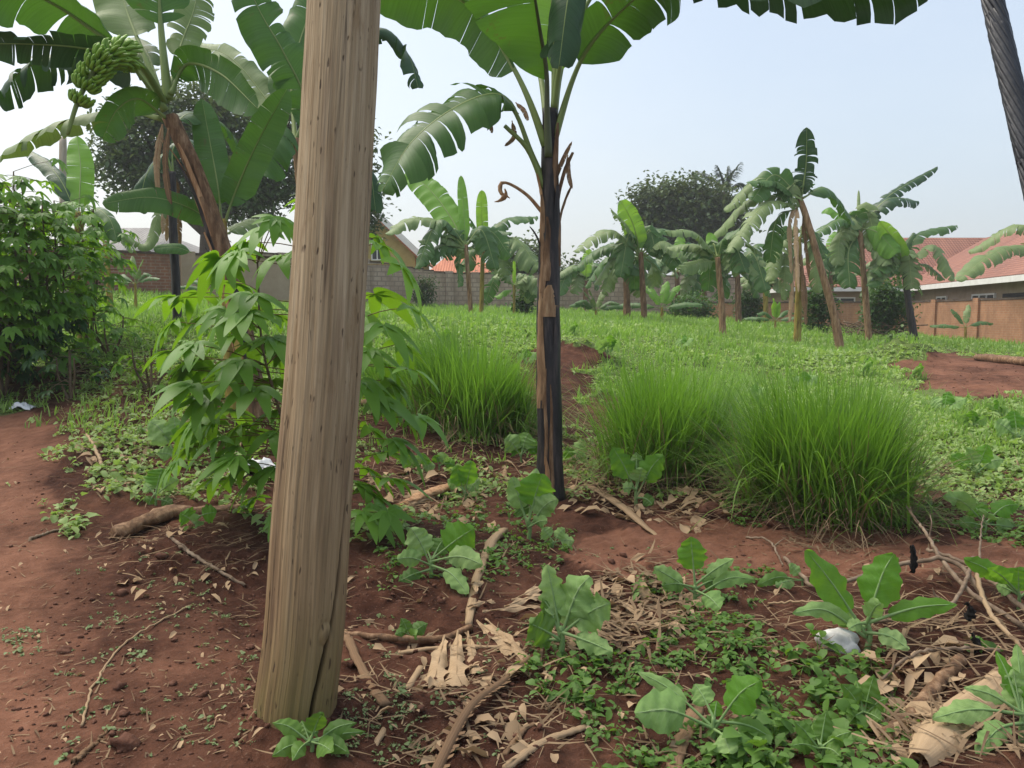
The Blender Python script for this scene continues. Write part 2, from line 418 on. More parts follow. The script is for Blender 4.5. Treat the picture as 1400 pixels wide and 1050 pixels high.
def roof_mat(name, c1, c2):
    m, nt, b = new_mat(name); u = attr(nt, 'uvw').outputs['Vector']
    w = nd(nt, 'TexWave', Vector=u, Scale=1.6, Distortion=.4, Detail=1.); w.bands_direction = 'Y'
    w2 = nd(nt, 'TexWave', Vector=u, Scale=2., Distortion=.2, Detail=1.); w2.bands_direction = 'X'
    n = noise(nt, stretch(nt, u, (1.5, .4, 1)), .9, 6., .7)
    col = mix(nt, ramp(nt, n, (.35, 0.), (.65, 1.)), tuple(x * .8 for x in c1), c2)
    col = mix(nt, ramp(nt, w.outputs['Fac'], (0., .55), (.35, 0.)), col, tuple(x * .45 for x in c1))
    nt.links.new(col, b.inputs['Base Color']); b.inputs['Roughness'].default_value = .75
    bump(nt, b, math_(nt, 'ADD', w.outputs['Fac'], w2.outputs['Fac']), .6, .05)
    return m
M['roofr'] = roof_mat('red_roof_tiles', (.24, .09, .055), (.32, .135, .085))
M['roofo'] = roof_mat('orange_roof_tiles', (.50, .155, .07), (.60, .21, .10))
M['roofg'] = roof_mat('grey_roof_sheets', (.26, .25, .24), (.38, .37, .35))
def brick_mat(name, c1, c2, mortar, bw, bh, stain, ms=.014, edge=.8):
    m, nt, b = new_mat(name); u = attr(nt, 'uvw').outputs['Vector']
    t = nd(nt, 'TexBrick', Vector=u, Color1=rgb(c1), Color2=rgb(c2), Mortar=rgb(mortar), Scale=1.)
    t.inputs['Mortar Size'].default_value = ms; t.inputs['Brick Width'].default_value = bw; t.inputs['Row Height'].default_value = bh
    n = noise(nt, stretch(nt, u, (1.6, .7, 1)), 1.3, 6., .75); n2 = noise(nt, u, 9., 4.)
    col = mix(nt, ramp(nt, n, (.40, 0.), (.62, edge)), t.outputs['Color'], stain)
    col = mix(nt, math_(nt, 'MULTIPLY', n2, .5), col, tuple(x * .6 for x in c1))
    nt.links.new(col, b.inputs['Base Color']); b.inputs['Roughness'].default_value = .9
    bump(nt, b, t.outputs['Fac'], -.5, .01)
    return m
M['brick'] = brick_mat('red_brick', (.30, .125, .07), (.24, .09, .05), (.30, .22, .16), .23, .085, (.13, .07, .045))
M['brickr'] = brick_mat('orange_brick', (.47, .225, .115), (.39, .17, .08), (.42, .26, .16), .24, .09, (.22, .115, .065))
M['block'] = brick_mat('grey_block', (.50, .385, .285), (.43, .325, .235), (.24, .18, .14), .42, .22, (.24, .165, .11), .03)
M['cope'] = rough_mat('mossy_coping', [(.06, .045, .035), (.14, .10, .075)], 3, bs=.5)

def soil_mat():
    m, nt, b = new_mat('red_soil')
    oc = nd(nt, 'TexCoord').outputs['Object']; cov = attr(nt, 'cov').outputs['Fac']; pth = attr(nt, 'pth').outputs['Fac']
    n1 = noise(nt, oc, 1.1, 5., .6); n2 = noise(nt, oc, 9., 7., .7); n3 = noise(nt, oc, 55., 4., .7)
    dk = ramp(nt, n2, (.3, (.024, .009, .0055)), (.52, (.052, .0205, .012)), (.72, (.098, .042, .025)))
    lt = ramp(nt, n2, (.3, (.12, .052, .030)), (.6, (.20, .092, .056)), (.8, (.27, .14, .092)))
    col = mix(nt, ramp(nt, math_(nt, 'ADD', n1, pth), (.42, .0), (.75, 1.)), dk, lt)
    col = mix(nt, ramp(nt, n3, (.60, 0.), (.72, .5)), col, (.26, .16, .11))
    g = mix(nt, n2, (.05, .085, .02), (.15, .22, .06))
    k = math_(nt, 'ADD', cov, math_(nt, 'MULTIPLY', math_(nt, 'SUBTRACT', n2, .5), 1.4))
    col = mix(nt, ramp(nt, k, (.45, 0.), (.75, .85)), col, g)
    nt.links.new(col, b.inputs['Base Color']); b.inputs['Roughness'].default_value = .95; b.inputs['Specular IOR Level'].default_value = .12
    h = math_(nt, 'ADD', n2, math_(nt, 'MULTIPLY', n3, .5))
    bump(nt, b, h, .9, .025)
    return m
M['soil'] = soil_mat()
def pole_mat():
    m, nt, b = new_mat('weathered_pole_wood'); u = attr(nt, 'uvw').outputs['Vector']   # x angle*radius, y height
    r = attr(nt, 'rnd').outputs['Fac']                                                 # 1 inside the crack, .5 at the knot
    a = noise(nt, stretch(nt, u, (26, .9, 1)), 1., 6., .65, .3); c = noise(nt, stretch(nt, u, (150, 3.5, 1)), 1., 3.)
    d = math_(nt, 'ADD', noise(nt, stretch(nt, u, (60, 13, 1)), 1., 1.5, .5), math_(nt, 'MULTIPLY', math_(nt, 'SUBTRACT', noise(nt, stretch(nt, u, (9, 2.2, 1)), 1., 2.), .5), .28)); e = noise(nt, stretch(nt, u, (7, .8, 1)), 1., 4.)
    sep = nd(nt, 'SeparateXYZ', Vector=u).outputs[1]
    col = ramp(nt, a, (.28, (.21, .148, .082)), (.50, (.345, .258, .155)), (.74, (.47, .375, .25)))
    low = ramp(nt, a, (.3, (.13, .08, .035)), (.6, (.28, .18, .085)), (.75, (.36, .25, .13)))
    hf = math_(nt, 'ADD', math_(nt, 'MULTIPLY', sep, -.62), math_(nt, 'ADD', 1.0, math_(nt, 'MULTIPLY', math_(nt, 'SUBTRACT', e, .5), .9)), clamp=True)
    col = mix(nt, hf, col, low)
    col = mix(nt, ramp(nt, math_(nt, 'ADD', sep, math_(nt, 'MULTIPLY', e, .5)), (.25, .55), (.75, 0.)), col, (.13, .125, .035))
    col = mix(nt, ramp(nt, c, (.34, .25), (.5, 0.)), col, (.12, .075, .045))
    col = mix(nt, ramp(nt, e, (.52, 0.), (.68, .75)), col, (.14, .085, .055))
    col = mix(nt, ramp(nt, d, (.67, 0.), (.72, .8)), col, (.05, .03, .02))
    bl = noise(nt, stretch(nt, u, (9, 2.2, 1)), 1., 5., .7, .6)
    col = mix(nt, ramp(nt, bl, (.54, 0.), (.68, .65)), col, (.20, .125, .06))
    ck = math_(nt, 'ABSOLUTE', math_(nt, 'SUBTRACT', noise(nt, stretch(nt, u, (13, .32, 1)), 1., 2.5, .45), .5))
    ckm = math_(nt, 'MULTIPLY', ramp(nt, ck, (0., .8), (.012, 0.)), ramp(nt, noise(nt, stretch(nt, u, (4, 1.1, 1)), 1., 2.), (.46, 0.), (.56, 1.)))
    col = mix(nt, ckm, col, (.05, .032, .02))
    col = mix(nt, r, col, (.03, .018, .01))
    nt.links.new(col, b.inputs['Base Color']); b.inputs['Roughness'].default_value = .8; b.inputs['Specular IOR Level'].default_value = .15
    bump(nt, b, math_(nt, 'SUBTRACT', math_(nt, 'ADD', a, math_(nt, 'MULTIPLY', c, .5)), math_(nt, 'MULTIPLY', ramp(nt, d, (.67, 0.), (.72, 1.)), .6)), .55, .006)
    return m
M['pole'] = pole_mat()
# ------------------------------------------------------------------ plant builders
VIEW = lambda p: nrm(p - np.array(CAM))
def banana_leaf(mb, pts, w, tear=.3, droop=45, face=.3, pet=.2, pr=.02, seed=0, N=40, R=5, cup=-12, one=0, fwd=.28, rampf=.16):
    g = np.random.default_rng(seed)
    p = bez(pts, N); T = nrm(np.gradient(p, axis=0)); V = VIEW(p); Z = np.array([0, 0, 1.])
    H = np.cross(T, Z); hl = np.linalg.norm(H, axis=1, keepdims=True); H = nrm(H)
    F = nrm(np.cross(T, V))
    i0 = N // 2
    if (H[i0] * -V[i0]).sum() < 0: H = -H
    if F[i0, 2] < -.05 or (abs(F[i0, 2]) <= .05 and F[i0, 0] > 0): pass
    else: F = -F
    k = np.clip(hl / .5, 0, 1)
    S = nrm(H * (1 - abs(face)) * k + F * (face if abs(face) > .01 else .01) + F * (1 - k) * .7 * np.sign(face + 1e-6))
    for i in range(1, N + 1):
        if (S[i] * S[i - 1]).sum() < 0: S[i] = -S[i]
    S = nrm(S - T * (S * T).sum(1, keepdims=True))
    Nn = np.cross(S, T); 
    if Nn[i0, 2] < 0: Nn = -Nn
    Dn = nrm(-Nn * .45 + np.array([0, 0, -.6]))
    L = np.linalg.norm(np.diff(p, axis=0), axis=1).sum()
    tt = np.linspace(0, 1, N + 1)
    ev = lambda A, t: np.stack([np.interp(t, tt, A[:, c]) for c in range(3)], -1)
    def width(t):
        s = np.clip((t - pet) / (1 - pet), 0, 1)
        return w * np.minimum(1, (s / rampf + 1e-4) ** .55) * np.sqrt(np.clip(1 - np.clip((s - .5) / .5, 0, 1) ** 2.4, 0.003, 1))
    ph = g.random(4) * 6.28
    for sd in (1, -1):
        if one in (1, -1) and sd != one: continue
        if one == 2 and (S[i0] * sd)[0] > 0: continue
        a = pet
        while a < 1 - 1e-3:
            if tear <= .01: b = 1.0
            else:
                b = a + float(np.clip(g.lognormal(math.log(.045 + .10 * (1 - tear)), .75), .012, .3))
            if b > .975: b = 1.0
            nc = max(2, int(round((b - a) * N * 1.1)) + 1)
            t0 = np.linspace(a, b, nc); tc = (a + b) / 2
            gap = (tear * g.choice([.03, .08, .2, .42], p=[.4, .3, .2, .1]) + .01) if tear > .01 else 0
            dg = math.radians(droop + (g.normal(0, 22) * tear))
            ln = 1 - g.random() * .25 * tear
            c0 = math.radians(cup)
            pos = ev(p, t0); out = [pos.copy()]; uv = [np.c_[t0 * L, np.zeros(nc), np.full(nc, .5)]]
            shift = (t0 - tc)
            wt = width(t0)
            for r in range(1, R + 1):
                f = r / R
                ph_ = c0 + (dg - c0) * f ** 1.1
                tq = tc + shift * (1 - gap * f)
                Sq = ev(S, tq); Tq = ev(T, tq); Dq = ev(Dn, tq)
                dirn = math.cos(ph_) * Sq * sd + math.sin(ph_) * Dq + Tq * fwd * (1 - .3 * f)
                pos = pos + dirn * (wt * ln / R)[:, None]
                edge = pos + (ev(p, tq) - ev(p, t0)) * (1 if gap else 0)
                rip = np.sin(t0 * L * 17 + ph[0] + sd) * .016 * f + np.sin(t0 * L * 41 + ph[1]) * .006 * f
                edge = edge + ev(Nn, tq) * (rip * (w / .25))[:, None]
                out.append(edge); uv.append(np.c_[t0 * L - f * wt * .25, np.full(nc, f * sd * w), np.full(nc, .5)])
            q = np.stack(out, 1)
            # strip tips taper to ragged ends
            if gap > .12 and nc > 2:
                q[0, -1] = q[0, -1] * .5 + q[0, -2] * .5; q[-1, -1] = q[-1, -1] * .6 + q[-1, -2] * .4
            grid(mb, q, 0, float(np.clip(g.normal(.5, .22), 0, 1)), np.stack(uv, 1), flip=(sd < 0))
            a = b
    rr = np.interp(tt, [0, pet * .7 + .01, pet + .05, .6, 1], [pr * 1.5, pr, pr * .8, pr * .45, pr * .12])
    tube(mb, p - Nn * rr[:, None] * .5, rr, 6, 1, .5, True)

def px_curve(pts, d, dd=0.):
    n = len(pts); out = []
    for i, q in enumerate(pts):
        o = q[2] if len(q) > 2 else dd * (i / (n - 1)) ** 1.2
        out.append(P(q[0], q[1], d + o))
    return out
def stem_mesh(mb, pts, r0, r1, seed=0, n=20, rings=50, bulge=.1, mi=0):
    s = seed * 3.7
    def disp(t, th):
        return (vnoise(th * 2.2 + s + 0 * t, t * 4 + s, seed) - .5) * r0 * .22 + (vnoise(np.cos(th) * 3 + s, t * 22 + np.sin(th) * 3, seed + 3) - .5) * r0 * .12
    rr = np.interp(np.linspace(0, 1, rings + 1), [0, .04, .5, 1], [r0 * 1.15, r0, (r0 + r1) / 2, r1])
    tube(mb, bez(pts, rings), rr, n, mi, .5, True, disp)
def sheath(mb, path, t0, t1, a0, aw, r, off=.008, peel=0., mi=0, seed=0, rnd=.5):
    """a strip of old leaf base lying round the stem between fractions t0..t1, its upper end standing off by peel"""
    g = np.random.default_rng(seed); n = 14; m = 7
    p = bez(path, 60); Tn, A, B = frames(p)
    V = np.zeros((n + 1, m, 3)); U = np.zeros((n + 1, m, 3))
    L = np.linalg.norm(np.diff(p, axis=0), axis=1).sum()
    for i in range(n + 1):
        f = i / n; t = t0 + (t1 - t0) * f; k = t * 60; q = int(min(59, k)); fr = k - q
        c = p[q] * (1 - fr) + p[q + 1] * fr
        ww = aw * (1 - .75 * f ** 3) * (.7 + .3 * min(1, f * 6))
        rr = np.interp(t, [0, 1], r) + off + peel * max(0, (f - .55) / .45) ** 1.6
        for j in range(m):
            a = a0 + ww * (j / (m - 1) - .5) + .05 * math.sin(f * 9 + seed)
            e = rr - .006 * (abs(j / (m - 1) - .5) * 2) ** 2 + g.normal(0, .0015)
            V[i, j] = c + e * (math.cos(a) * A[q] + math.sin(a) * B[q]); U[i, j] = (a / 6.28, t * L, 0)
    grid(mb, V, mi, rnd, U)
_seed = [100]
def nseed(): _seed[0] += 1; return _seed[0]
def banana(label, trunk, d, r0, r1, leaves, tm='trunkb', group=None, cat='banana plant', rib='rib', base=None, pr=None, stems=True, default=None, extra=0):
    """trunk: pixel points from the foot upward; leaves: (pixel points, half width px, options)"""
    k = d / FPX; far = d > 13
    if far: r0 *= .74; r1 *= .78
    b = P(trunk[0][0], trunk[0][1], d); gzv = gz(b.x, b.y)
    foot = Vector((b.x, b.y, gzv))
    root = thing('banana_plant', label, cat, foot, group)
    pts = [foot - Vector((0, 0, .05))] + [P(q[0], q[1], d + (q[2] if len(q) > 2 else 0)) for q in trunk[1:]]
    mb = MB(); stem_mesh(mb, pts, r0 * k, r1 * k, nseed()); mb.build('stem', M[tm], root)
    df = dict(m='ban', tear=.55, droop=50, face=.35, pet=.16)
    if default: df.update(default)
    leaves = list(leaves)
    if far and extra:
        ge = np.random.default_rng(nseed()); cx, cy = trunk[-1][0], trunk[-1][1]; s = extra
        for q in range(5):
            a = ge.choice([-1, 1]) * ge.uniform(.15, 1.); l = s * ge.uniform(.7, 1.1)
            leaves.append(([(cx, cy), (cx + a * l * .5, cy - l * ge.uniform(.1, .45)), (cx + a * l * .95, cy + l * ge.uniform(-.25, .6))], s * .24, dict(m=str(ge.choice(['bang', 'ban', 'ban'])), droop=56, tear=.85, face=float(ge.uniform(.2, .8)))))
    for lf in leaves:
        pp, w = lf[0], lf[1]; o = dict(df); o.update(lf[2] if len(lf) > 2 else {})
        sd = nseed(); g = np.random.default_rng(sd)
        ln = math.hypot(pp[-1][0] - pp[0][0], pp[-1][1] - pp[0][1]) * k
        dd = o.get('dd', g.choice([-1, 1]) * g.uniform(.15, .5) * ln)
        mb = MB()
        banana_leaf(mb, px_curve(pp, d, dd), w * k * (1.06 if far and w > 6 else 1), o['tear'], o['droop'], o['face'], o['pet'], o.get('pr', pr or max(.006, w * k * .075)), sd, one=o.get('one', 0), cup=o.get('cup', -12), N=o.get('N', 40), rampf=o.get('ramp', .16))
        dry = o['m'] in ('dry', 'dryd')
        mb.build('dead_leaf' if dry else 'leaf', [M[o['m']], M['sheath'] if dry else M[o.get('rib', rib)]], root)
    return root, pts

def palmate(mb, c, a, n, L, nl, g, mi=0, droop=.5):
    """cassava leaf: lobes radiating from c; a main heading, n leaf normal"""
    a = nrm(np.array(a, float)); n = np.array(n, float); n = nrm(n - a * a.dot(n)); b = np.cross(n, a)
    rv = g.random()
    for q in range(nl):
        th = math.radians((q - (nl - 1) / 2) * 205 / (nl - 1) + g.normal(0, 5))
        l = L * (1 - .42 * abs(q - (nl - 1) / 2) / ((nl - 1) / 2)) * g.uniform(.88, 1.08)
        d0 = math.cos(th) * a + math.sin(th) * b
        s0 = np.cross(n, d0); w = l * g.uniform(.13, .17); dr = droop * g.uniform(.6, 1.4)
        V = np.zeros((8, 3, 3)); pos = np.array(c, float)
        for i in range(8):
            f = i / 7; prof = math.sin(PI * min(1, f ** .62 * 1.0)) if f > 0 else 0
            prof = (max(prof, 0) ** .8) * w + .002
            V[i, 1] = pos; lift = .35 * prof
            V[i, 0] = pos - s0 * prof + n * lift * (1 - f); V[i, 2] = pos + s0 * prof + n * lift * (1 - f)
            ang = dr * f * 1.5
            dv = d0 * math.cos(ang) - n * math.sin(ang) * .7 + np.array([0, 0, -1]) * math.sin(ang) * .5
            pos = pos + nrm(dv) * l / 7
        grid(mb, V, mi, float(np.clip(rv + g.normal(0, .12), 0, 1)))
def cassava(label, stems, leaves, group=None, mats=('cas', 'pet'), L=.17, g=None, bend=.5, sr=.011):
    """stems: list of 3D polylines; leaves: (3D centre, 3D stem point, size)"""
    g = g or np.random.default_rng(nseed())
    root = thing('cassava_plant', label, 'cassava plant', stems[0][0], group)
    for s in stems:
        mb = MB(); tube(mb, bez(s, 24), np.linspace(sr, sr * .45, 25), 7, 0, .5); mb.build('stem', M['cstem'], root)
    mb = MB(); pm = MB()
    for c, s, l in leaves:
        c = np.array(c); s = np.array(s); out = c - s; out[2] *= .25
        out = nrm(out + g.normal(0, .25, 3) * np.array([1, 1, .3]) * np.linalg.norm(out))
        tilt = g.uniform(.1, .85)
        a = nrm(out * math.cos(tilt) + np.array([0, 0, -1]) * math.sin(tilt)); n = out * math.sin(tilt) + np.array([0, 0, 1]) * math.cos(tilt)
        palmate(mb, c, a, n + g.normal(0, .15, 3), l, int(g.choice([5, 7, 7])), g, 0, bend)
        m = (c + s) / 2 + np.array([0, 0, .02])
        tube(pm, bez([s, m, c], 6), np.linspace(.0042, .0026, 7), 5, 0, .5)
    mb.build('foliage', M[mats[0]], root); pm.build('petioles', M[mats[1]], root)
    return root

def blade(mb, b, tip, w, g, mi=0, wav=1., start=.36, up=.12, stalk=1, pr=.004, twist=0., shape=0, facing=.6):
    """broad garden leaf: stalk then blade from point b to point tip"""
    b = np.array(b, float); tip = np.array(tip, float); L = np.linalg.norm(tip - b)
    mid = b * .45 + tip * .55 + np.array([0, 0, 1]) * L * up
    p = bez([b, mid, tip], 26); T, A, B = frames(p); V = VIEW(p)
    S1 = nrm(np.cross(T, V)); S2 = nrm(np.cross(T, np.array([[0, 0, 1.]])) + 1e-6)
    s2s = np.sign((S1 * S2).sum(1, keepdims=True)); s2s[s2s == 0] = 1
    S = nrm(S1 * facing + S2 * s2s * (1 - facing))
    for i in range(1, len(S)):
        if (S[i] * S[i - 1]).sum() < 0: S[i] *= -1
    Nn = np.cross(S, T)
    i0 = int(26 * start); n = 26 - i0 + 1; m = 9
    Vx = np.zeros((n, m, 3)); U = np.zeros((n, m, 3)); ph = g.random(3) * 6.28
    for i in range(n):
        f = i / (n - 1)
        if shape == 0: pr_ = math.sin(PI * min(1, (f * .97 + .02) ** .72)) ** .62
        elif shape == 2: pr_ = (.12 + .88 * f ** .8) * (1 if i < n - 1 else .9)
        else: pr_ = math.sin(PI * min(1, (f * .98 + .01) ** .6)) ** .95
        pr_ = pr_ * w * (1 + .10 * wav * math.sin(f * 23 + ph[0]))
        for j in range(m):
            e = (j / (m - 1) - .5) * 2
            if shape == 2 and i == n - 1: Vx[i, j] = (Vx[i - 1, j] + T[i0 + i] * L * float(g.uniform(-.03, .05))); U[i, j] = (1, e, 0); continue
            pe = pr_ * (1 + .06 * wav * math.sin(f * 31 + ph[1] + (e > 0) * 2))
            z = .30 * abs(e) ** 1.6 * pr_ + wav * .16 * w * math.sin(f * 11 + ph[2] + (2.4 if e > 0 else 0)) * abs(e) ** 2 + .05 * w * math.sin(f * 26 + abs(e) * 3)
            Vx[i, j] = p[i0 + i] + S[i0 + i] * e * pe + Nn[i0 + i] * z; U[i, j] = (f, e, 0)
    grid(mb, Vx, mi, float(g.random()), U)
    if stalk is not None:
        tube(mb, p[:-1], np.interp(np.linspace(0, 1, 26), [0, start, 1], [pr * 1.5, pr, pr * .25]), 6, stalk, .5)
def low_enough(px, py, d):
    """nearest depth below d at which the pixel's ray stays above the soil"""
    while d > .6:
        q = P(px, py, d)
        if q.z > float(Gs(q.x, q.y)) + .025: break
        d -= .03
    return d
def kale(label, base, leaves, group='kale plants growing in the red soil', seed=None, name='kale_plant', cat='kale plant', wav=1., shape=0, start=.36, foot=None, stalkmat='kst'):
    g = np.random.default_rng(seed or nseed())
    b = g1(*base) if foot is None else Vector(foot); d = depth(b)
    root = thing(name, label, cat, b, group)
    k = d / FPX; hmax = max(10, base[1] - min(l[1] for l in leaves)) * k
    top = b + Vector((0, 0, hmax * .30))
    st = MB(); tube(st, bez([b - Vector((0, 0, .03)), b + Vector((g.normal(0, .01), 0, hmax * .16)), top], 8), np.linspace(.009, .006, 9) * (hmax / .35 + .4), 8, 0, .5)
    st.build('stalk', M[stalkmat], root)
    for tx, ty, w, mt, *r in leaves:
        dd = r[0] if r else float(g.uniform(-.10, .10)) * (hmax / .4)
        dl = low_enough(tx, ty, d + dd)
        mb = MB(); s = b.lerp(top, float(g.uniform(.35, 1)))
        blade(mb, s, P(tx, ty, dl), w * dl / FPX, g, 0, wav, start, float(g.uniform(.02, .16)), 1, .0042 * (hmax / .4 + .35), 0, shape, float(g.uniform(.6, .95)))
        mb.build('leaf', [M[{'g': 'kg', 'b': 'kb', 'w': 'weed', 'c': 'cas'}[mt]], M[stalkmat]], root)
    return root
def copy_tree(o, parent=None):
    c = o.copy(); COL.objects.link(c)
    if parent is not None: c.parent = parent
    for ch in list(o.children): copy_tree(ch, c)
    return c

def crown_tree(label, foot, blobs, d, trunk_r, leaf=.2, dens=1., group=None, m='tree', name='broadleaf_tree', cat='tree', depthf=.8):
    g = np.random.default_rng(nseed()); k = d / FPX
    b = P(foot[0], foot[1], d); b = Vector((b.x, b.y, float(Gs(b.x, b.y))))
    root = thing(name, label, cat, b, group)
    mb = MB(); cs = [P(q[0], q[1], d + (q[4] if len(q) > 4 else 0)) for q in blobs]
    ctr = sum(cs, Vector()) / len(cs); fork = b.lerp(ctr, .45)
    tube(mb, bez([b - Vector((0, 0, .2)), b.lerp(fork, .5) + Vector((.1, 0, 0)), fork], 12), np.linspace(trunk_r, trunk_r * .7, 13), 10)
    for c in cs:
        tube(mb, bez([fork, fork.lerp(c, .5) + Vector((0, 0, .3 * trunk_r)), c], 8), np.linspace(trunk_r * .6, trunk_r * .12, 9), 6)
    mb.build('trunk', M['bark'], root)
    mb = MB()
    for q, c in zip(blobs, cs):
        rx, ry = q[2] * k, q[3] * k; rd = rx * depthf
        nclump = int(58 * dens * max(.35, min(3.2, rx * ry / 2.2)))
        dv = nrm(g.normal(0, 1, (nclump, 3))); rad = g.uniform(.45, 1.05, nclump)[:, None]
        cc = np.array(c) + dv * rad * np.array([rx, rd, ry])
        for e in cc:
            nn = int(g.integers(22, 46)); s = leaf * g.uniform(1.2, 2.6)
            o = e + g.normal(0, 1, (nn, 3)) * np.array([s, s, s * .6])
            scatter_leaves(mb, o, g.uniform(0, 6.28, nn), g.normal(-.15, .55, nn), leaf * g.uniform(.7, 1.5, nn), leaf * g.uniform(.28, .5, nn), np.clip(g.normal(g.random(), .15, nn), 0, 1), 0, .2, .2, False)
    mb.build('crown', M[m], root)
    return root
def shrub(label, foot, rx, ry, d, n=900, leaf=.1, m='shrub', group=None, name='shrub', cat='shrub', lift=.5):
    g = np.random.default_rng(nseed()); k = d / FPX
    b = P(foot[0], foot[1], d); b = Vector((b.x, b.y, gz(b.x, b.y)))
    root = thing(name, label, cat, b, group)
    c = np.array(b) + np.array([0, 0, ry * k * lift * 2])
    mb = MB()
    for j in range(6):
        e = c + g.normal(0, .45, 3) * np.array([rx * k, rx * k * .6, ry * k])
        tube(mb, bez([b - Vector((0, 0, .05)), (np.array(b) + e) / 2 + g.normal(0, .05, 3), e], 6), np.linspace(.02, .006, 7), 5)
    mb.build('stems', M['cstem'], root)
    dv = nrm(g.normal(0, 1, (n // 12, 3))) * g.uniform(.35, 1.02, (n // 12, 1)); e = c + dv * np.array([rx * k, rx * k * .7, ry * k])
    o = np.repeat(e, 12, 0) + g.normal(0, leaf * 1.1, (len(e) * 12, 3)); N = len(o)
    o[:, 2] = np.maximum(o[:, 2], b.z + .03)
    mb = MB(); scatter_leaves(mb, o, g.uniform(0, 6.28, N), g.normal(-.1, .5, N), leaf * g.uniform(.7, 1.4, N), leaf * g.uniform(.25, .45, N), np.repeat(g.random(len(e)), 12), 0, .2, .25, N < 1500)
    mb.build('foliage', M[m], root)
    return root
def tussock(label, base, d, hpx, wpx, n, group, seed):
    g = np.random.default_rng(seed); b = g1(base[0], base[1] - 12); d = depth(b); k = d / FPX
    root = thing('grass_tussock', label, 'grass clump', b, group)
    H = hpx * k; Wd = wpx * k / 2
    mb = MB()
    # several crowns of blades make up one clump
    nc = 9; ca = g.uniform(0, 6.28, nc); cr = np.sqrt(g.random(nc)) * Wd * .58
    cx = np.cos(ca) * cr; cy = np.sin(ca) * cr * .75; ch = g.uniform(.66, 1.10, nc)
    ci = g.integers(0, nc, n); r = np.abs(g.normal(0, .13, n)) * Wd * 1.5; a = g.uniform(0, 6.28, n)
    x = b.x + cx[ci] + np.cos(a) * r; y = b.y + cy[ci] + np.sin(a) * r
    C = np.c_[x, y, G(x, y) - .02]
    out = np.arctan2(y - b.y, x - b.x); rd = np.hypot(x - b.x, y - b.y) / Wd
    az = out + g.normal(0, .9, n)
    L = H * ch[ci] * g.uniform(.55, 1.12, n) * (1 - .18 * np.clip(rd, 0, 1))
    tilt = np.abs(g.normal(.10, .10, n)) + rd * .19 + np.where(g.random(n) < .12, g.uniform(.2, .8, n), 0); bend = np.abs(g.normal(.30, .34, n)) + .18 * rd + np.where(g.random(n) < .12, g.uniform(.8, 2.2, n), 0)
    scatter_blades(mb, C, az, tilt, bend, L, g.uniform(.003, .0085, n), np.clip(g.normal(.5, .25, n) + (ch[ci] - .95), 0, 1), 5)
    mb.build('blades', M['grass'], root)
    mb = MB(); m = n // 4
    ci = g.integers(0, nc, m); r = np.abs(g.normal(0, .2, m)) * Wd * 1.5; a = g.uniform(0, 6.28, m)
    x = b.x + cx[ci] + np.cos(a) * r; y = b.y + cy[ci] + np.sin(a) * r; out = np.arctan2(y - b.y, x - b.x)
    scatter_blades(mb, np.c_[x, y, G(x, y)], out + g.normal(0, .7, m), g.uniform(.15, 1.25, m), g.uniform(.3, 1.5, m), H * g.uniform(.25, .8, m), g.uniform(.002, .005, m), g.random(m), 4)
    mb.build('dry_blades', M['straw'], root)
    return root
def frond_palm(label, foot, crown, d, tr, fronds, group=None):
    k = d / FPX; b = P(foot[0], foot[1], d); b = Vector((b.x, b.y, float(Gs(b.x, b.y)))); c = P(crown[0], crown[1], d)
    root = thing('palm_tree', label, 'palm tree', b, group)
    mb = MB(); tube(mb, bez([b, b.lerp(c, .5) + Vector((.15, 0, 0)), c], 20), np.linspace(tr, tr * .8, 21), 10); mb.build('trunk', M['bark'], root)
    for pts, w in fronds:
        g = np.random.default_rng(nseed()); p = bez(px_curve(pts, d, float(g.uniform(-.8, .8))), 40); T, A, B = frames(p)
        mb = MB(); tube(mb, p, np.linspace(.035, .008, 41), 5)
        n = 40 * 5; ii = g.integers(4, 41, n); sd = g.choice([-1, 1], n)[:, None]
        S = A[ii] * sd * .8 + T[ii] * .6 + np.array([0, 0, -.55]) + g.normal(0, .12, (n, 3)); S = nrm(S)
        L = w * k * g.uniform(.7, 1.1, n) * np.sin(np.clip(ii / 41, .1, .97) * PI) ** .5
        scatter_leaves(mb, p[ii], np.arctan2(S[:, 1], S[:, 0]), np.arcsin(np.clip(S[:, 2], -1, 1)), L, L * .05 + .01, g.random(n), 0, .1, .25, False)
        mb.build('frond', M['palm'], root)
    return root
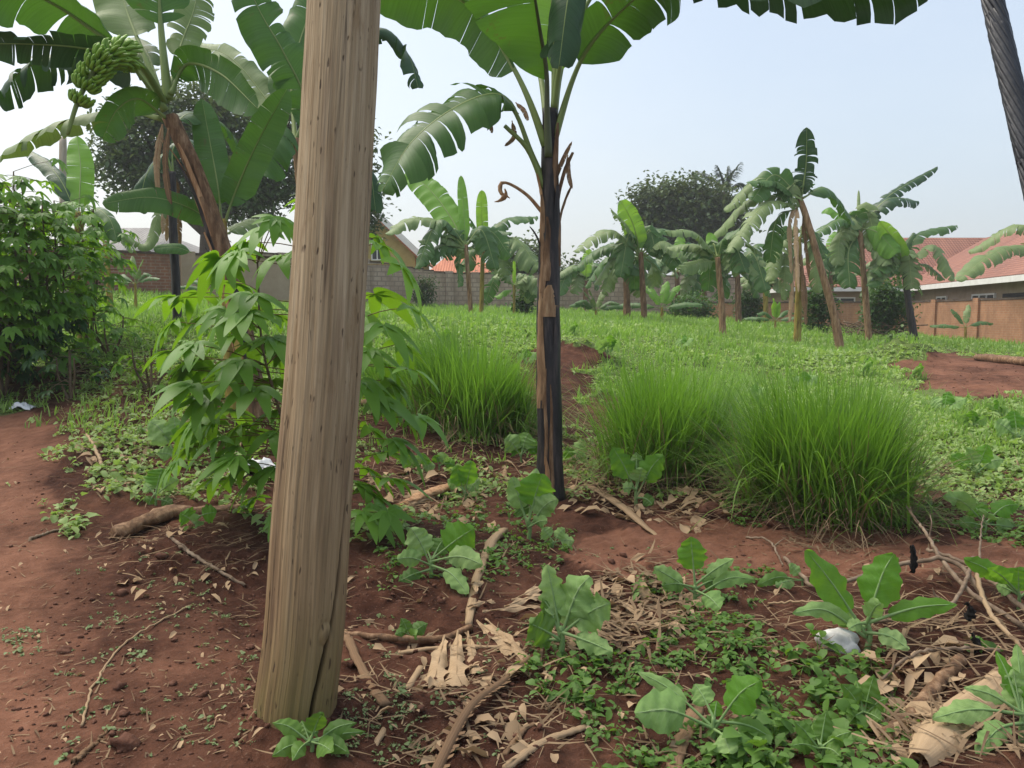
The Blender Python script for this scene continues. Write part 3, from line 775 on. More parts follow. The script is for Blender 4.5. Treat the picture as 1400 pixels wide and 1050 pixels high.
# ================================================================== THE SETTING
def build_ground():
    ys = [-6, -4.5, -3, -2, -1, 0]; y = .5
    while y < 45: ys.append(y); y += .010 + .0052 * y
    while y < 220: ys.append(y); y *= 1.12
    ys = np.array(ys)
    nx = 340; t = np.linspace(-1, 1, nx); t = .72 * t + .28 * t ** 5
    wd = np.where(ys < 45, np.maximum(7, .95 * ys + 3), .95 * ys + 3 + (ys - 45) * 1.5)
    X = wd[:, None] * t[None, :]; Y = np.repeat(ys[:, None], nx, 1)
    Z = G(X, Y)
    cov = cover(X, Y, Z); px, py = proj(X, Y, Z)
    pth = np.clip(inpoly(px + (fbm(X * 2, Y * 2, 2) - .45) * 300 / np.maximum(Y, 1), py, PATH) * .30 * np.clip((150 - px) / 130, 0, 1)
                  + inpoly(px, py + (fbm(X * 2, Y * 2, 2) - .45) * 60, BARE[2]) * .34 + inpoly(px, py, BARE[4]) * .2 - .05, -.1, 1)
    V = np.stack([X, Y, Z], -1)
    mb = MB(); grid(mb, V, 0, 0)
    o = mb.build('ground', M['soil'])
    a = o.data.attributes.new('cov', 'FLOAT', 'POINT'); a.data.foreach_set('value', (cov * np.clip((Y - 3.5) / 6, .25, 1)).ravel().astype(np.float32))
    a = o.data.attributes.new('pth', 'FLOAT', 'POINT'); a.data.foreach_set('value', pth.ravel().astype(np.float32))
    tag(o, 'red soil of the garden sloping up to the walls', 'ground', kind='structure')
build_ground()

# ------------------------------------------------------------------ the big wooden pole and its stay wire
def build_pole():
    foot = g1(405, 1000); d = depth(foot) + .04
    axis = [P(399, 1060, d), P(405, 962, d), P(417, 860, d + .01), P(427, 700, d + .03), P(443, 500, d + .06), P(457, 250, d + .11), P(470, 0, d + .16), P(482, -300, d + .22)]
    e = axis[-1] - axis[-2]; axis.append(axis[-1] + e * 5.2)
    nz = 420; A = bez(axis, 2400)
    zt = np.r_[np.linspace(A[0, 2], 2.9, nz), np.linspace(3.0, A[-1, 2], 14)]
    c = np.c_[np.interp(zt, A[:, 2], A[:, 0]), np.interp(zt, A[:, 2], A[:, 1]), zt]
    th = np.concatenate([np.linspace(-1.75, 1.75, 300), np.linspace(1.85, 2 * PI - 1.85, 44)])     # 0 faces the camera, + to its right
    D = np.array([(q - CAM).dot(FW) for q in map(Vector, c)])
    pyy = proj(c[:, 0], c[:, 1], c[:, 2])[1]
    wpx = np.interp(pyy, [-300, 0, 500, 900, 1000], [49, 51, 52.5, 55.5, 57])
    r0 = wpx * D / FPX; r0[nz:] = r0[nz - 1] * np.linspace(1, .82, 14)
    tc = np.interp(pyy, [-400, 100, 480, 600, 700, 800, 838, 862, 900, 960, 1030], [1.2, 1.28, 1.33, 1.27, 1.15, 1.02, .90, .80, .68, .58, .50])
    tc = tc + (vnoise(zt * 9, zt * 0, 3) - .5) * .05
    Th, Zt = np.meshgrid(th, zt)
    R = np.repeat(r0[:, None], len(th), 1)
    R = R * (1 + .03 * np.sin(Th * 2 + .6 + Zt * .25) + .018 * np.sin(Th * 3 + Zt * .6)) + (vnoise(Th * 14, Zt * 1.3, 11) - .5) * .006 + (vnoise(Th * 40, Zt * 5, 12) - .5) * .0025
    dx = (Th - tc[:, None]) * r0[:, None]; wdt = (.0048 + .003 * vnoise(zt * 5, zt * 0, 8)) * np.clip((2.05 - zt) / .5, .45, 1)
    crack = np.exp(-(dx / wdt[:, None]) ** 2)
    R = R - crack * .03 - .004 * (dx > 0) * np.exp(-dx / .05)
    kz, kt = P(455, 852, d).z, .72
    kq = ((Th - kt) * .15) ** 2 / .024 ** 2 + (Zt - kz) ** 2 / .038 ** 2
    R = R + .012 * np.exp(-kq) - .006 * np.exp(-((np.sqrt(kq) - 1.1) / .25) ** 2)
    rn = np.clip(crack * 1.3 - .15, 0, .97) + .35 * np.exp(-(np.sqrt(kq) / .55) ** 4)
    ex, ey = Vector((1, 0, 0)), Vector((0, -1, 0))
    V = c[:, None, :] + R[..., None] * (np.sin(Th)[..., None] * np.array(ex) + np.cos(Th)[..., None] * np.array(ey))
    n = len(th); F = []
    for i in range(len(zt) - 1):
        for k in range(n): F.append([i * n + k, i * n + (k + 1) % n, (i + 1) * n + (k + 1) % n, (i + 1) * n + k])
    F.append([(len(zt) - 1) * n + k for k in range(n)])
    U = np.stack([Th * .15, Zt, 0 * Zt], -1)
    mb = MB(); mb.add(V.reshape(-1, 3), F, 0, np.clip(rn, 0, 1).ravel(), U.reshape(-1, 3))
    o = mb.build('utility_pole', M['pole'], origin=(c[30, 0], c[30, 1], foot.z))
    tag(o, 'thick weathered wooden pole with a long crack standing in bare soil', 'utility pole')
    return Vector(c[-1]) - Vector((0, 0, .4))
POLETOP = build_pole()
def build_stay():
    a = P(1357, 0, .40); b = P(1413, 250, .372)
    u = (b - a).normalized(); lo = b.copy()
    while lo.z > 0: lo += u * .01
    hi = a - u * 1.6
    p = bez([lo - u * .1, b, a, hi, POLETOP], 900)
    T, A, B = frames(p); L = np.r_[0, np.cumsum(np.linalg.norm(np.diff(p, axis=0), axis=1))]
    R = 14.5 * .39 / FPX * .98
    mb = MB(); tube(mb, p[::6], R * .78, 12)
    for s in range(12):
        w = L * 2 * PI / .11 + s * 2 * PI / 12
        q = p + R * .80 * (np.cos(w)[:, None] * A + np.sin(w)[:, None] * B)
        cut = L < 5.0
        tube(mb, q[cut], R * .24, 6)
    o = mb.build('stay_wire', M['steel'], origin=lo)
    tag(o, 'dark twisted steel stay wire slanting down close to the camera', 'stay wire')
build_stay()

# ------------------------------------------------------------------ walls and houses
def wall(name, label, pts, zts, h, th, mat_, piers=(), cope=True, cat='wall', pierw=.4):
    zts = list(zts) if isinstance(zts, (list, tuple)) else [zts] * len(pts); root = thing(name, label, cat, (pts[0].x, pts[0].y, zts[0] - h))
    mb = MB(); cp = MB(); piers_ = []; s = 0
    for i in range(len(pts) - 1):
        a, b = pts[i].copy(), pts[i + 1].copy(); a.z = b.z = 0; L = (b - a).length; ang = math.atan2(b.y - a.y, b.x - a.x)
        Mx = Matrix.Translation(a) @ Matrix.Rotation(ang, 4, 'Z')
        k = mb.n; zt = zts[i]; dz = zts[i + 1] - zt; box(mb, 0, L, -th / 2, th / 2, zt - h, zt, 0, Mx); fx = mb.U[-1][:, 0] / L; mb.V[-1][:, 2] += fx * dz; mb.U[-1][:, 1] += fx * dz; mb.U[-1][:, 0] += s
        if cope:
            n = int(L / .5)
            for j in range(n):
                x0 = L * j / n; zz = .05 + .035 * random.random(); zt = zts[i] + dz * j / n
                box(cp, x0 + .004, L * (j + 1) / n - .004, -th / 2 - .03, th / 2 + .03, zt + .003, zt + zz, 0, Mx)
        x = .3
        while piers and x < L:
            pm = MB(); piers_.append(pm); zt = zts[i] + dz * x / L; box(pm, x - pierw / 2, x + pierw / 2, -th / 2 - .09, th / 2 + .09, zt - h, zt - .02 + (.12 if cope else 0), 0, Mx); x += piers
        s += L
    mb.build('wall_face', M[mat_], root, False)
    if cp.n: cp.build('coping', M['cope'], root, False)
    for pm in piers_: pm.build('pier', M[mat_], root, False)
    return root
random.seed(3)
def at(px, py, d, z=None):
    p = P(px, py, d)
    if z is not None: p.z = z
    return p
wall('garden_wall', 'orange brick boundary wall in front of the red roofed house', [at(1560, 405, 23), at(1420, 410, 28.5), at(1246, 416, 38), at(940, 420, 41)], 2.06, 2.4, .22, 'brickr', 3.4)
wall('garden_wall', 'pale grey block wall behind the two slim banana plants', [at(1045, 386, 43.5), at(938, 382, 41.6), at(770, 382, 40.8), at(620, 382, 40), at(505, 376, 38), at(300, 360, 33)], [3.4, 3.45, 3.5, 3.5, 4.0, 4.1], 3.2, .2, 'block', 4.2)
wall('garden_wall', 'old red brick wall with exposed courses at top of left slope', [at(-150, 345, 20), at(110, 345, 21), at(236, 350, 22.2)], 3.14, 1.8, .24, 'brick')
wall('garden_wall', 'beige rendered wall joining the old red brick wall', [at(240, 352, 23), at(440, 356, 25.5)], 3.2, 1.8, .2, 'plaster', 5)

def window(mb_parent, Mx, x0, x1, z0, z1, panes, depth_=.06):
    f = MB(); t = .07
    box(f, x0, x1, -.03, depth_, z0, z0 + t, 0, Mx); box(f, x0, x1, -.03, depth_, z1 - t, z1, 0, Mx)
    for i in range(panes + 1):
        x = x0 + (x1 - x0 - t) * i / panes; box(f, x, x + t, -.03, depth_, z0 + t, z1 - t, 0, Mx)
    o = f.build('window', M['white'], mb_parent, False)
    g = MB(); box(g, x0 + .03, x1 - .03, .0, .012, z0 + .03, z1 - .03, 0, Mx); g.build('pane', M['glass'], o, False)
def roofpoly(mb, pts, up):
    """one roof slope: eave edge first; uvw runs along the eave and up the slope"""
    v = [Vector(q) for q in pts]; e = (v[1] - v[0]).normalized(); n = e.cross(v[2] - v[0]).normalized()
    if n.z < 0: n = -n
    s = n.cross(e); U = [((q - v[0]).dot(e), (q - v[0]).dot(s), 0) for q in v]
    k = len(v); lo = [q - n * .12 for q in v]
    mb.add(v + lo, [list(range(k)), [k + i for i in range(k)][::-1]] + [[i, i + k, (i + 1) % k + k, (i + 1) % k] for i in range(k)], 0, 0, U + U)
def red_house():
    root = thing('house', 'tan house under a wide red tiled hip roof behind the orange brick wall', 'house', (18, 41, .2))
    ez, rz = 2.92, 5.75
    # rear wing runs across, front wing comes towards the viewer
    w = MB(); box(w, 14.9, 31, 42.0, 48.5, -.2, ez - .05); 
    a, b = Vector((20.4, 42.0, 0)), Vector((17.9, 27.5, 0)); L = (b - a).length; ang = math.atan2(b.y - a.y, b.x - a.x)
    Mx = Matrix.Translation(a) @ Matrix.Rotation(ang, 4, 'Z')          # +x towards the viewer, +y into the house
    box(w, .05, L - .2, .45, 8.0, -.2, ez - .06, 0, Mx)
    w.build('wall', M['plaster'], root, False)
    r = MB()
    E = lambda x, y, z=ez: Vector((x, y, z))
    roofpoly(r, [E(14.3, 41.4), E(31.6, 41.4), E(28, 45.2, rz), E(18.2, 45.2, rz)], 1)
    roofpoly(r, [E(14.3, 49.1), E(14.3, 41.4), E(18.2, 45.2, rz)], 1)
    roofpoly(r, [E(31.6, 49.1), E(14.3, 49.1), E(18.2, 45.2, rz), E(28, 45.2, rz)], 1)
    m2 = lambda x, y, z: Mx @ Vector((x, y, z))
    roofpoly(r, [m2(-1.2, -.1, ez + .012), m2(L + .4, -.1, ez + .012), m2(L - 3.6, 4.2, rz - .25), m2(-1.2, 4.2, rz - .25)], 1)
    roofpoly(r, [m2(L + .4, -.1, ez + .012), m2(L + .4, 8.6, ez + .012), m2(L - 3.6, 4.2, rz - .25)], 1)
    roofpoly(r, [m2(L + .4, 8.6, ez + .012), m2(-1.2, 8.6, ez + .012), m2(-1.2, 4.2, rz - .25), m2(L - 3.6, 4.2, rz - .25)], 1)
    ro = r.build('roof', M['roofr'], root, False)
    f = MB(); box(f, 14.25, 20.3, 41.34, 41.41, ez - .24, ez - .03); box(f, 14.2, 14.27, 41.42, 49, ez - .24, ez - .03)
    box(f, .5, L + .45, -.16, -.10, ez - .24, ez - .02, 0, Mx)
    f.build('fascia', M['white'], root, False)
    for x0, x1, n in [(L - 6.9, L - 4.6, 3), (L - 11.2, L - 9.9, 2)]:
        Mw = Mx @ Matrix.Translation((0, .40, 0)); window(root, Mw, x0, x1, 1.25, 2.35, n)
    d = MB(); box(d, L - 3.9, L - 1.8, .40, .44, .1, 2.3, 0, Mx); d.build('porch_shade_panel', M['dark'], root, False)  # flat dark sheet painting the shade of the recessed porch on the wall
    window(root, Matrix.Translation((0, 41.96, 0)), 16.2, 17.8, 1.3, 2.4, 2)
red_house()
def gable_house():
    d = 52; k = d / FPX
    pk = P(516, 297, d); er = P(578, 356, d); el = Vector((2 * pk.x - er.x, er.y, er.z))
    root = thing('house', 'ochre gabled house with white barge boards beside the wooden pole', 'house', (pk.x, pk.y, 1.5))
    w = MB(); y0, y1 = er.y, er.y + 9; zb = 1.2
    v = []
    for y in (y0, y1): v += [(el.x + .5, y, zb), (er.x - .5, y, zb), (er.x - .5, y, er.z + .35), (pk.x, y, pk.z - .12), (el.x + .5, y, er.z + .35)]
    w.add(v, [[4, 3, 2, 1, 0], [5, 6, 7, 8, 9]] + [[i, (i + 1) % 5, (i + 1) % 5 + 5, i + 5] for i in range(5)])
    w.build('wall', M['ochre'], root, False)
    r = MB()
    roofpoly(r, [(er.x, y0 - .5, er.z), (er.x, y1 + .5, er.z), (pk.x, y1 + .5, pk.z), (pk.x, y0 - .5, pk.z)], 1)
    roofpoly(r, [(el.x, y1 + .5, el.z), (el.x, y0 - .5, el.z), (pk.x, y0 - .5, pk.z), (pk.x, y1 + .5, pk.z)], 1)
    r.build('roof', M['roofo'], root, False)
    for e in (er, el):
        f = MB(); a = Vector((e.x, y0 - .56, e.z)); b = Vector((pk.x, y0 - .56, pk.z)); L = (b - a).length
        Mx = Matrix.Translation(a) @ Matrix.Rotation(-math.atan2(b.z - a.z, b.x - a.x), 4, 'Y')
        box(f, 0, L, -.03, .05, -.34, .02, 0, Mx); f.build('barge_board', M['white'], root, False)
    window(root, Matrix.Translation((0, y0 - .04, 0)), P(508, 0, d).x, P(524, 0, d).x, P(0, 356, d).z, P(0, 326, d).z, 2)
gable_house()
def hip_house(label, d, x0, x1, pyE, pyR, xr0, xr1, roof, wallm, deep=8):
    a = P(x0, pyE, d); b = P(x1, pyE, d); z = P(x0, pyR, d + deep / 2).z; y0 = a.y; y1 = y0 + deep; k = (d + deep / 2) / FPX
    root = thing('house', label, 'house', (a.x, y0, 1.2))
    w = MB(); box(w, a.x + .5, b.x - .5, y0 + .5, y1 - .5, .8, a.z - .13); w.build('wall', M[wallm], root, False)
    r = MB(); ra = Vector(((xr0 - 700) * k, (y0 + y1) / 2, z)); rb = Vector(((xr1 - 700) * k, (y0 + y1) / 2, z)); e = a.z
    roofpoly(r, [(a.x, y0, e), (b.x, y0, e), rb, ra], 1); roofpoly(r, [(b.x, y0, e), (b.x, y1, e), rb], 1)
    roofpoly(r, [(b.x, y1, e), (a.x, y1, e), ra, rb], 1); roofpoly(r, [(a.x, y1, e), (a.x, y0, e), ra], 1)
    r.build('roof', M[roof], root, False)
    f = MB(); box(f, a.x, b.x, y0 - .06, y0 - .01, e - .22, e - .02); f.build('fascia', M['white'], root, False)
    window(root, Matrix.Translation((0, y0 + .46, 0)), a.x * .7 + b.x * .3, a.x * .5 + b.x * .5, e - 1.7, e - .6, 2)
hip_house('low house with a bright orange hip roof over the grey block wall', 47, 580, 676, 376, 344, 618, 652, 'roofo', 'plaster')
hip_house('pale house with a grey sheet roof above the old red brick wall', 36, 120, 250, 345, 312, 160, 205, 'roofg', 'plaster')

# ------------------------------------------------------------------ far trees
crown_tree('large dark tree filling the sky behind the banana plant with fruit', (270, 400), [(200, 190, 60, 55), (270, 165, 65, 50), (330, 190, 60, 60), (370, 235, 50, 50), (240, 240, 70, 45), (310, 255, 60, 45), (175, 235, 45, 42), (395, 170, 30, 40), (345, 270, 45, 28)], 36, .3, .22, 1.1, m='tree')
crown_tree('tall dark round crowned tree rising behind the middle banana plants', (925, 400), [(905, 275, 38, 28), (945, 268, 42, 26), (975, 290, 42, 32), (925, 305, 50, 30), (890, 300, 22, 24), (960, 325, 45, 28), (1000, 300, 22, 20)], 52, .3, .27, 1.1)
crown_tree('dark rounded tree beyond the grey wall just left of the charred banana stem', (705, 410), [(700, 360, 34, 22), (725, 355, 26, 24), (690, 385, 30, 18), (722, 385, 28, 20)], 44.5, .25, .25, .9)
crown_tree('low dark trees edge seen past the charred banana stem on its right', (800, 395), [(790, 372, 22, 14), (815, 376, 24, 14), (845, 372, 24, 16), (770, 380, 18, 10)], 47, .2, .25, .9)
crown_tree('narrow dark tree half hidden right behind the wooden pole', (490, 390), [(497, 250, 14, 26), (500, 300, 13, 30), (488, 200, 16, 30)], 38, .2, .22, .9)
frond_palm('feathery palm tree sticking up beside the tall dark tree', (990, 400), (990, 262), 54, .2,
           [([(990, 262), (978, 245), (955, 235), (950, 250)], 14), ([(990, 260), (985, 240), (980, 226)], 14), ([(991, 260), (1000, 240), (1013, 222)], 13), ([(992, 262), (1012, 250), (1030, 262)], 14), ([(989, 264), (970, 258), (952, 272)], 12), ([(990, 262), (996, 240), (995, 228)], 12)])
shrub('dusty grey green bush at the foot of the grey block wall', (579, 420), 17, 22, 36, 1300, .12, 'tree')
shrub('dense green bush growing between two banana stems near the brick wall', (1212, 460), 34, 42, 26, 2600, .13)
shrub('creeper covered bush below the banana clump at the wall corner', (1022, 440), 18, 26, 34, 1500, .14, 'shrub')
shrub('leafy green bush under the leaning banana plant', (1120, 455), 22, 36, 27, 1500, .12)
shrub('small bush beside the grey wall left of the charred banana stem', (716, 432), 15, 18, 30, 900, .12)
shrub('wide leafy bush under the middle banana plants against the wall', (945, 436), 36, 18, 33, 1600, .13)
shrub('yellow green weed bush at the foot of the right banana plants', (1224, 470), 9, 8, 22, 300, .12, 'weedp')

# ------------------------------------------------------------------ banana plants
BG = 'banana plants in the garden'
# the plant with the charred stem, in the middle
def central():
    d = 6.45; k = d / FPX
    L = [
        ([(748, 200, -.02), (722, 130, .0), (694, 76, .05), (655, 20, .15), (600, -12, .2), (505, -12, .2)], 54, dict(tear=.10, droop=66, face=-.45, pet=.30, pr=.024, m='ban')),
        ([(750, 215, -.05), (748, 150, -.14), (747, 97, -.25), (738, 40, -.45), (725, -40, -.9), (712, -100, -1.5)], 88, dict(tear=.12, droop=26, face=.95, pet=.27, ramp=.5, pr=.022, m='ban', rib='ribd', one=2, cup=4)),
        ([(754, 205, .0), (757, 140, .02), (756, 60, .05), (752, -40, .1)], 32, dict(tear=.1, droop=20, face=.8, pet=.42, m='banb', pr=.024)),
        ([(757, 190, .0), (782, 110, .0), (806, 62, -.1), (846, 18, -.25), (890, -16, -.5), (930, -8, -.8)], 46, dict(tear=.3, droop=44, face=-.6, pet=.34, pr=.022, m='ban', cup=-20)),
        ([(747, 252, .0), (726, 205, -.04), (704, 150, -.1), (676, 128, -.2), (620, 148, -.42), (562, 195, -.6), (522, 262, -.6)], 60, dict(tear=.92, droop=62, face=.4, pet=.27, pr=.020, m='ban', rib='rib', cup=-25)),
        ([(754, 170, .05), (775, 60, .2), (850, -58, .0), (960, -52, -.5), (1100, -30, -1.0), (1275, -14, -1.5)], 66, dict(tear=.95, droop=80, face=-.1, pet=.3, pr=.022, m='band')),
        ([(756, 150, .0), (768, 60, -.2), (790, -20, -.5), (796, -80, -.7), (788, -60, -1.0), (776, 0, -1.15), (764, 92, -1.2)], 36, dict(tear=.7, droop=84, face=.3, pet=.42, pr=.018, m='band')),
        ([(756, 150, .0), (764, 40, -.1), (775, -40, -.3), (780, -60, -.5), (774, -10, -.7), (752, 78, -.75)], 36, dict(tear=.9, droop=84, face=.3, pet=.5, pr=.018, m='band')),
        ([(751, 180, .05), (735, 80, .4), (690, -40, .9), (600, -80, 1.5)], 60, dict(tear=.3, droop=50, face=-.4, pet=.35, pr=.022, m='ban')),
    ]
    root, pts = banana('tall banana plant with a charred black stem and broad leaves overhead', [(752, 685), (751, 600), (750, 450), (752, 330), (752, 240), (752, 150)], d, 19, 11, L, tm='trunkd', pr=.02)
    r = (17.5 * k, 11 * k)
    spec = [(.24, .53, .95, .62, .012, .0, 'trunko'), (.0, .50, -.75, .62, .010, .0, 'trunkd'), (.02, .30, -.12, .16, .013, .0, 'trunkb'), (.0, .12, .25, .22, .014, .02, 'sheath'), (.47, .55, -.05, .9, .010, .0, 'trunko'),
            (.0, .26, .75, .35, .010, .0, 'trunkd'), (.10, .34, .30, .14, .018, .0, 'trunkb'), (.52, .78, .95, .55, .008, .01, 'trunkb'), (.50, .80, -.6, .55, .010, .03, 'trunkd'), (.60, .80, -1.25, .40, .012, .10, 'trunkb'), (.62, .88, -1.0, .35, .008, .14, 'trunkb'),
            (.66, .86, 1.2, .35, .010, .07, 'sheath'), (.64, .92, .15, .6, .008, .0, 'trunkd'), (.70, .96, -.7, .5, .008, .02, 'trunkb'), (.56, .72, .25, .3, .014, .03, 'trunkb'), (.58, .70, 1.35, .3, .012, .08, 'trunkd'), (0, .3, 3.6, 1.2, .004, 0, 'trunkb'), (.3, .6, 4.6, 1.3, .005, .0, 'trunkd')]
    for i, (t0, t1, a, aw, off, pe, mt) in enumerate(spec):
        mb = MB(); sheath(mb, pts, t0, t1, a + PI, aw * 2.0, r, off, pe, 0, 40 + i); mb.build('sheath', M[mt], root)
    # cut stalks, the dead flower stalk and hanging shreds
    mb = MB(); tube(mb, bez(px_curve([(746, 262), (722, 205), (690, 172)], d, -.2), 10), np.linspace(.026, .017, 11), 8, 0, .5); mb.build('cut_stalk', M['rib'], root)
    mb = MB(); tube(mb, bez(px_curve([(741, 290), (722, 268), (700, 253), (686, 250), (684, 262), (690, 268)], d, -.1), 16), np.interp(np.linspace(0, 1, 17), [0, .7, .8, 1], [.016, .011, .02, .012]), 8, 0, .5)
    tube(mb, bez(px_curve([(690, 258, -.1), (692, 266, -.1), (684, 274, -.1), (676, 276, -.1)], d), 6), np.array([.006, .01, .02, .022, .014, .008, .003]), 6, 0, .5); tube(mb, bez(px_curve([(690, 266, -.1), (697, 271, -.1)], d), 4), [.012, .004], 6, 0, .5)
    mb.build('flower_stalk', M['sheath'], root)
    for pp in ([(757, 250), (768, 222), (782, 193)], [(776, 212), (778, 240), (782, 258)], [(700, 165), (703, 185), (690, 200)], [(672, 150), (670, 165), (673, 182)], [(705, 140), (716, 150), (722, 165)]):
        mb = MB(); banana_leaf(mb, px_curve(pp, d, -.08), .022, .3, 40, .7, .02, .004, nseed(), 12, 3); mb.build('dead_leaf', [M['dryd'], M['sheath']], root)
central()

# the fruiting plant on the left
def fruiting():
    d = 8.0; k = d / FPX
    L = [
        ([(228, 150, 0), (185, 85, -.1), (120, 35, -.3), (60, -2, -.6), (-20, -30, -1.0), (-110, -30, -1.4)], 50, dict(tear=.6, droop=58, face=-.45, pet=.28, pr=.03, m='ban')),
        ([(224, 140, 0), (195, 70, .1), (172, 10, .3), (150, -70, .6)], 42, dict(tear=.45, droop=35, face=.8, pet=.38, pr=.024, m='bang')),
        ([(230, 135, 0), (222, 60, 0), (217, -10, .0), (212, -120, -.2)], 44, dict(tear=.5, droop=25, face=.9, pet=.42, pr=.034, m='ban')),
        ([(232, 130, 0), (255, 88, .1), (300, 100, -.3), (352, 148, -.6)], 31, dict(tear=.4, droop=40, face=-.75, pet=.1, pr=.022, m='ban')),
        ([(232, 120, .1), (248, 60, .4), (266, 10, .6), (275, -50, .8)], 30, dict(tear=.85, droop=40, face=.8, pet=.25, m='bang')),
        ([(220, 140, .0), (180, 92, .2), (110, 72, .3), (40, 90, .3), (-15, 140, .2)], 54, dict(tear=.9, droop=72, face=-.1, pet=.2, pr=.02, m='band')),
        ([(220, 160, .1), (165, 150, .5), (90, 165, .8), (20, 200, 1.0), (-10, 222, 1)], 40, dict(tear=.7, droop=68, face=.2, pet=.2, m='bang')),
        ([(226, 160, -.05), (190, 135, -.3), (160, 150, -.4), (140, 190, -.4)], 26, dict(tear=.4, droop=45, face=-.7, pet=.1, m='ban')),
        ([(222, 130, .1), (190, 60, .5), (120, 62, .9), (70, 50, 1.1)], 34, dict(tear=.6, droop=50, face=.4, pet=.2, m='bang')),
        ([(226, 150, .0), (170, 80, -.4), (110, 65, -.7), (40, 60, -.9), (-30, 60, -1)], 30, dict(tear=.8, droop=50, face=-.5, pet=.25, m='band')),
        ([(234, 175, 0), (262, 155, .5), (310, 175, .9), (340, 235, 1.2)], 26, dict(tear=.8, droop=60, face=.3, m='ban')),
        ([(222, 170, -.1), (214, 220, -.15), (219, 285, -.1)], 6, dict(tear=.5, droop=80, face=.6, pet=.0, m='dry')),
        ([(230, 175, -.1), (226, 225, -.15), (236, 295, -.1)], 6, dict(tear=.5, droop=80, face=.6, pet=.0, m='dryd')),
    ]
    root, pts = banana('leaning banana plant carrying a bunch of green fruit above the cassava', [(356, 560), (340, 500), (320, 400), (290, 300), (262, 225), (232, 160)], d, 16.5, 9.5, L, tm='trunkb')
    r = (16 * k, 10 * k)
    for i, (t0, t1, a, aw, off, pe, mt) in enumerate([(0, .38, .2, .7, .006, 0, 'trunky'), (.05, .35, 1.0, .5, .010, .02, 'sheath'), (.30, .62, .6, .6, .008, .03, 'sheath'), (.38, .72, -.4, .6, .012, .05, 'trunkb'), (.5, .86, .5, .5, .010, .05, 'trunkd'), (.55, .85, -.9, .5, .014, .05, 'trunkb'), (.2, .5, -.8, .6, .010, .04, 'trunkd'), (.62, .95, 1.1, .5, .010, .08, 'sheath'), (.6, .9, -.2, .4, .014, .03, 'sheath'), (.42, .58, 1.2, .4, .012, .05, 'trunkd'), (.1, .6, 3.5, 1.4, .004, .0, 'trunkb')]):
        mb = MB(); sheath(mb, pts, t0, t1, a + PI, aw * 1.6, r, off, pe, 0, 70 + i); mb.build('sheath', M[mt], root)
    stalk = bez(px_curve([(225, 140, 0), (195, 92, -.5), (165, 72, -.9), (140, 84, -1.0), (122, 108, -1.0), (106, 140, -1.0), (92, 184, -1.0)], d), 40)
    mb = MB(); tube(mb, stalk, np.interp(np.linspace(0, 1, 41), [0, .5, 1], [.035, .03, .018]), 8); bunch = mb.build('banana_bunch', M['rib'], root)
    T, A, B = frames(stalk); g = np.random.default_rng(5)
    for h in range(8):
        i = 18 + int(h * 2.15); mb = MB(); a0 = h * 2.4
        for row in range(2):
            for q in range(12):
                a = a0 + (q - 5.5) * .44 + row * .2; rad = math.cos(a) * A[i] + math.sin(a) * B[i]
                c = stalk[i] + T[i] * (.03 * row + g.normal(0, .006)); l = (.138 - .006 * h) * g.uniform(.9, 1.1)
                f = bez([c + rad * .025, c + rad * (.025 + l * .5) - T[i] * l * .02, c + rad * (.03 + l * .8) - T[i] * l * .38, c + rad * (.03 + l * .84) - T[i] * l * .62], 8)
                tube(mb, f, np.interp(np.linspace(0, 1, 9), [0, .2, .5, .85, 1], [.006, .015, .0175, .013, .004]), 7, 0, g.random())
        mb.build('hand', M['fruit'], bunch)
fruiting()
banana('young banana plant with two broad upright leaves beside the leaning fruiting stem', [(318, 560), (312, 430), (304, 300)], 8.3, 9, 6, [
    ([(303, 310, 0), (299, 262, 0), (290, 210, .1), (276, 135, .2)], 22, dict(tear=.05, droop=22, face=.85, pet=.16, m='ban', cup=12)),
    ([(306, 310, 0), (322, 262, 0), (352, 195, -.1), (392, 122, -.2)], 25, dict(tear=.12, droop=22, face=.85, pet=.14, m='ban', cup=12)),
    ([(300, 320, 0), (270, 290, -.2), (210, 270, -.5), (140, 278, -.6)], 18, dict(tear=.1, droop=30, face=.7, pet=.08, m='ban')),
    ([(306, 322, 0), (335, 305, .3), (375, 300, .5)], 16, dict(tear=.3, droop=50, face=.4, m='bang'))], tm='trunky', group=None)
banana('banana plant standing directly behind the wooden pole', [(424, 430), (414, 300), (406, 190)], 9.6, 8, 6, [
    ([(404, 195, 0), (418, 140, 0), (388, 72, -.2), (355, 15, -.3), (322, -60, -.4)], 36, dict(tear=.8, droop=38, face=.75, pet=.08, m='ban', cup=-5)),
    ([(404, 200, 0), (360, 130, .3), (310, 75, .5), (255, 62, .7)], 30, dict(tear=.4, droop=48, face=.55, pet=.15, m='bang')),
    ([(402, 205, 0), (388, 170, -.2), (375, 190, -.4), (358, 240, -.5)], 34, dict(tear=.5, droop=60, face=.4, m='ban')),
    ([(408, 195, 0), (460, 70, .1), (520, 38, .2), (556, 70, .3), (572, 120, .3)], 34, dict(tear=.95, droop=85, face=.1, pet=.2, m='band')),
    ([(406, 205, 0), (460, 190, .1), (502, 225, .3), (514, 290, .3)], 26, dict(tear=.8, droop=78, face=.2, m='band')),
    ([(404, 195, 0), (400, 100, .4), (430, 0, .6), (470, -80, .6)], 40, dict(tear=.4, droop=40, face=.6, m='ban')),
    ([(402, 205, 0), (350, 215, .6), (320, 265, .9)], 26, dict(tear=.7, droop=70, m='ban'))], tm='trunko')
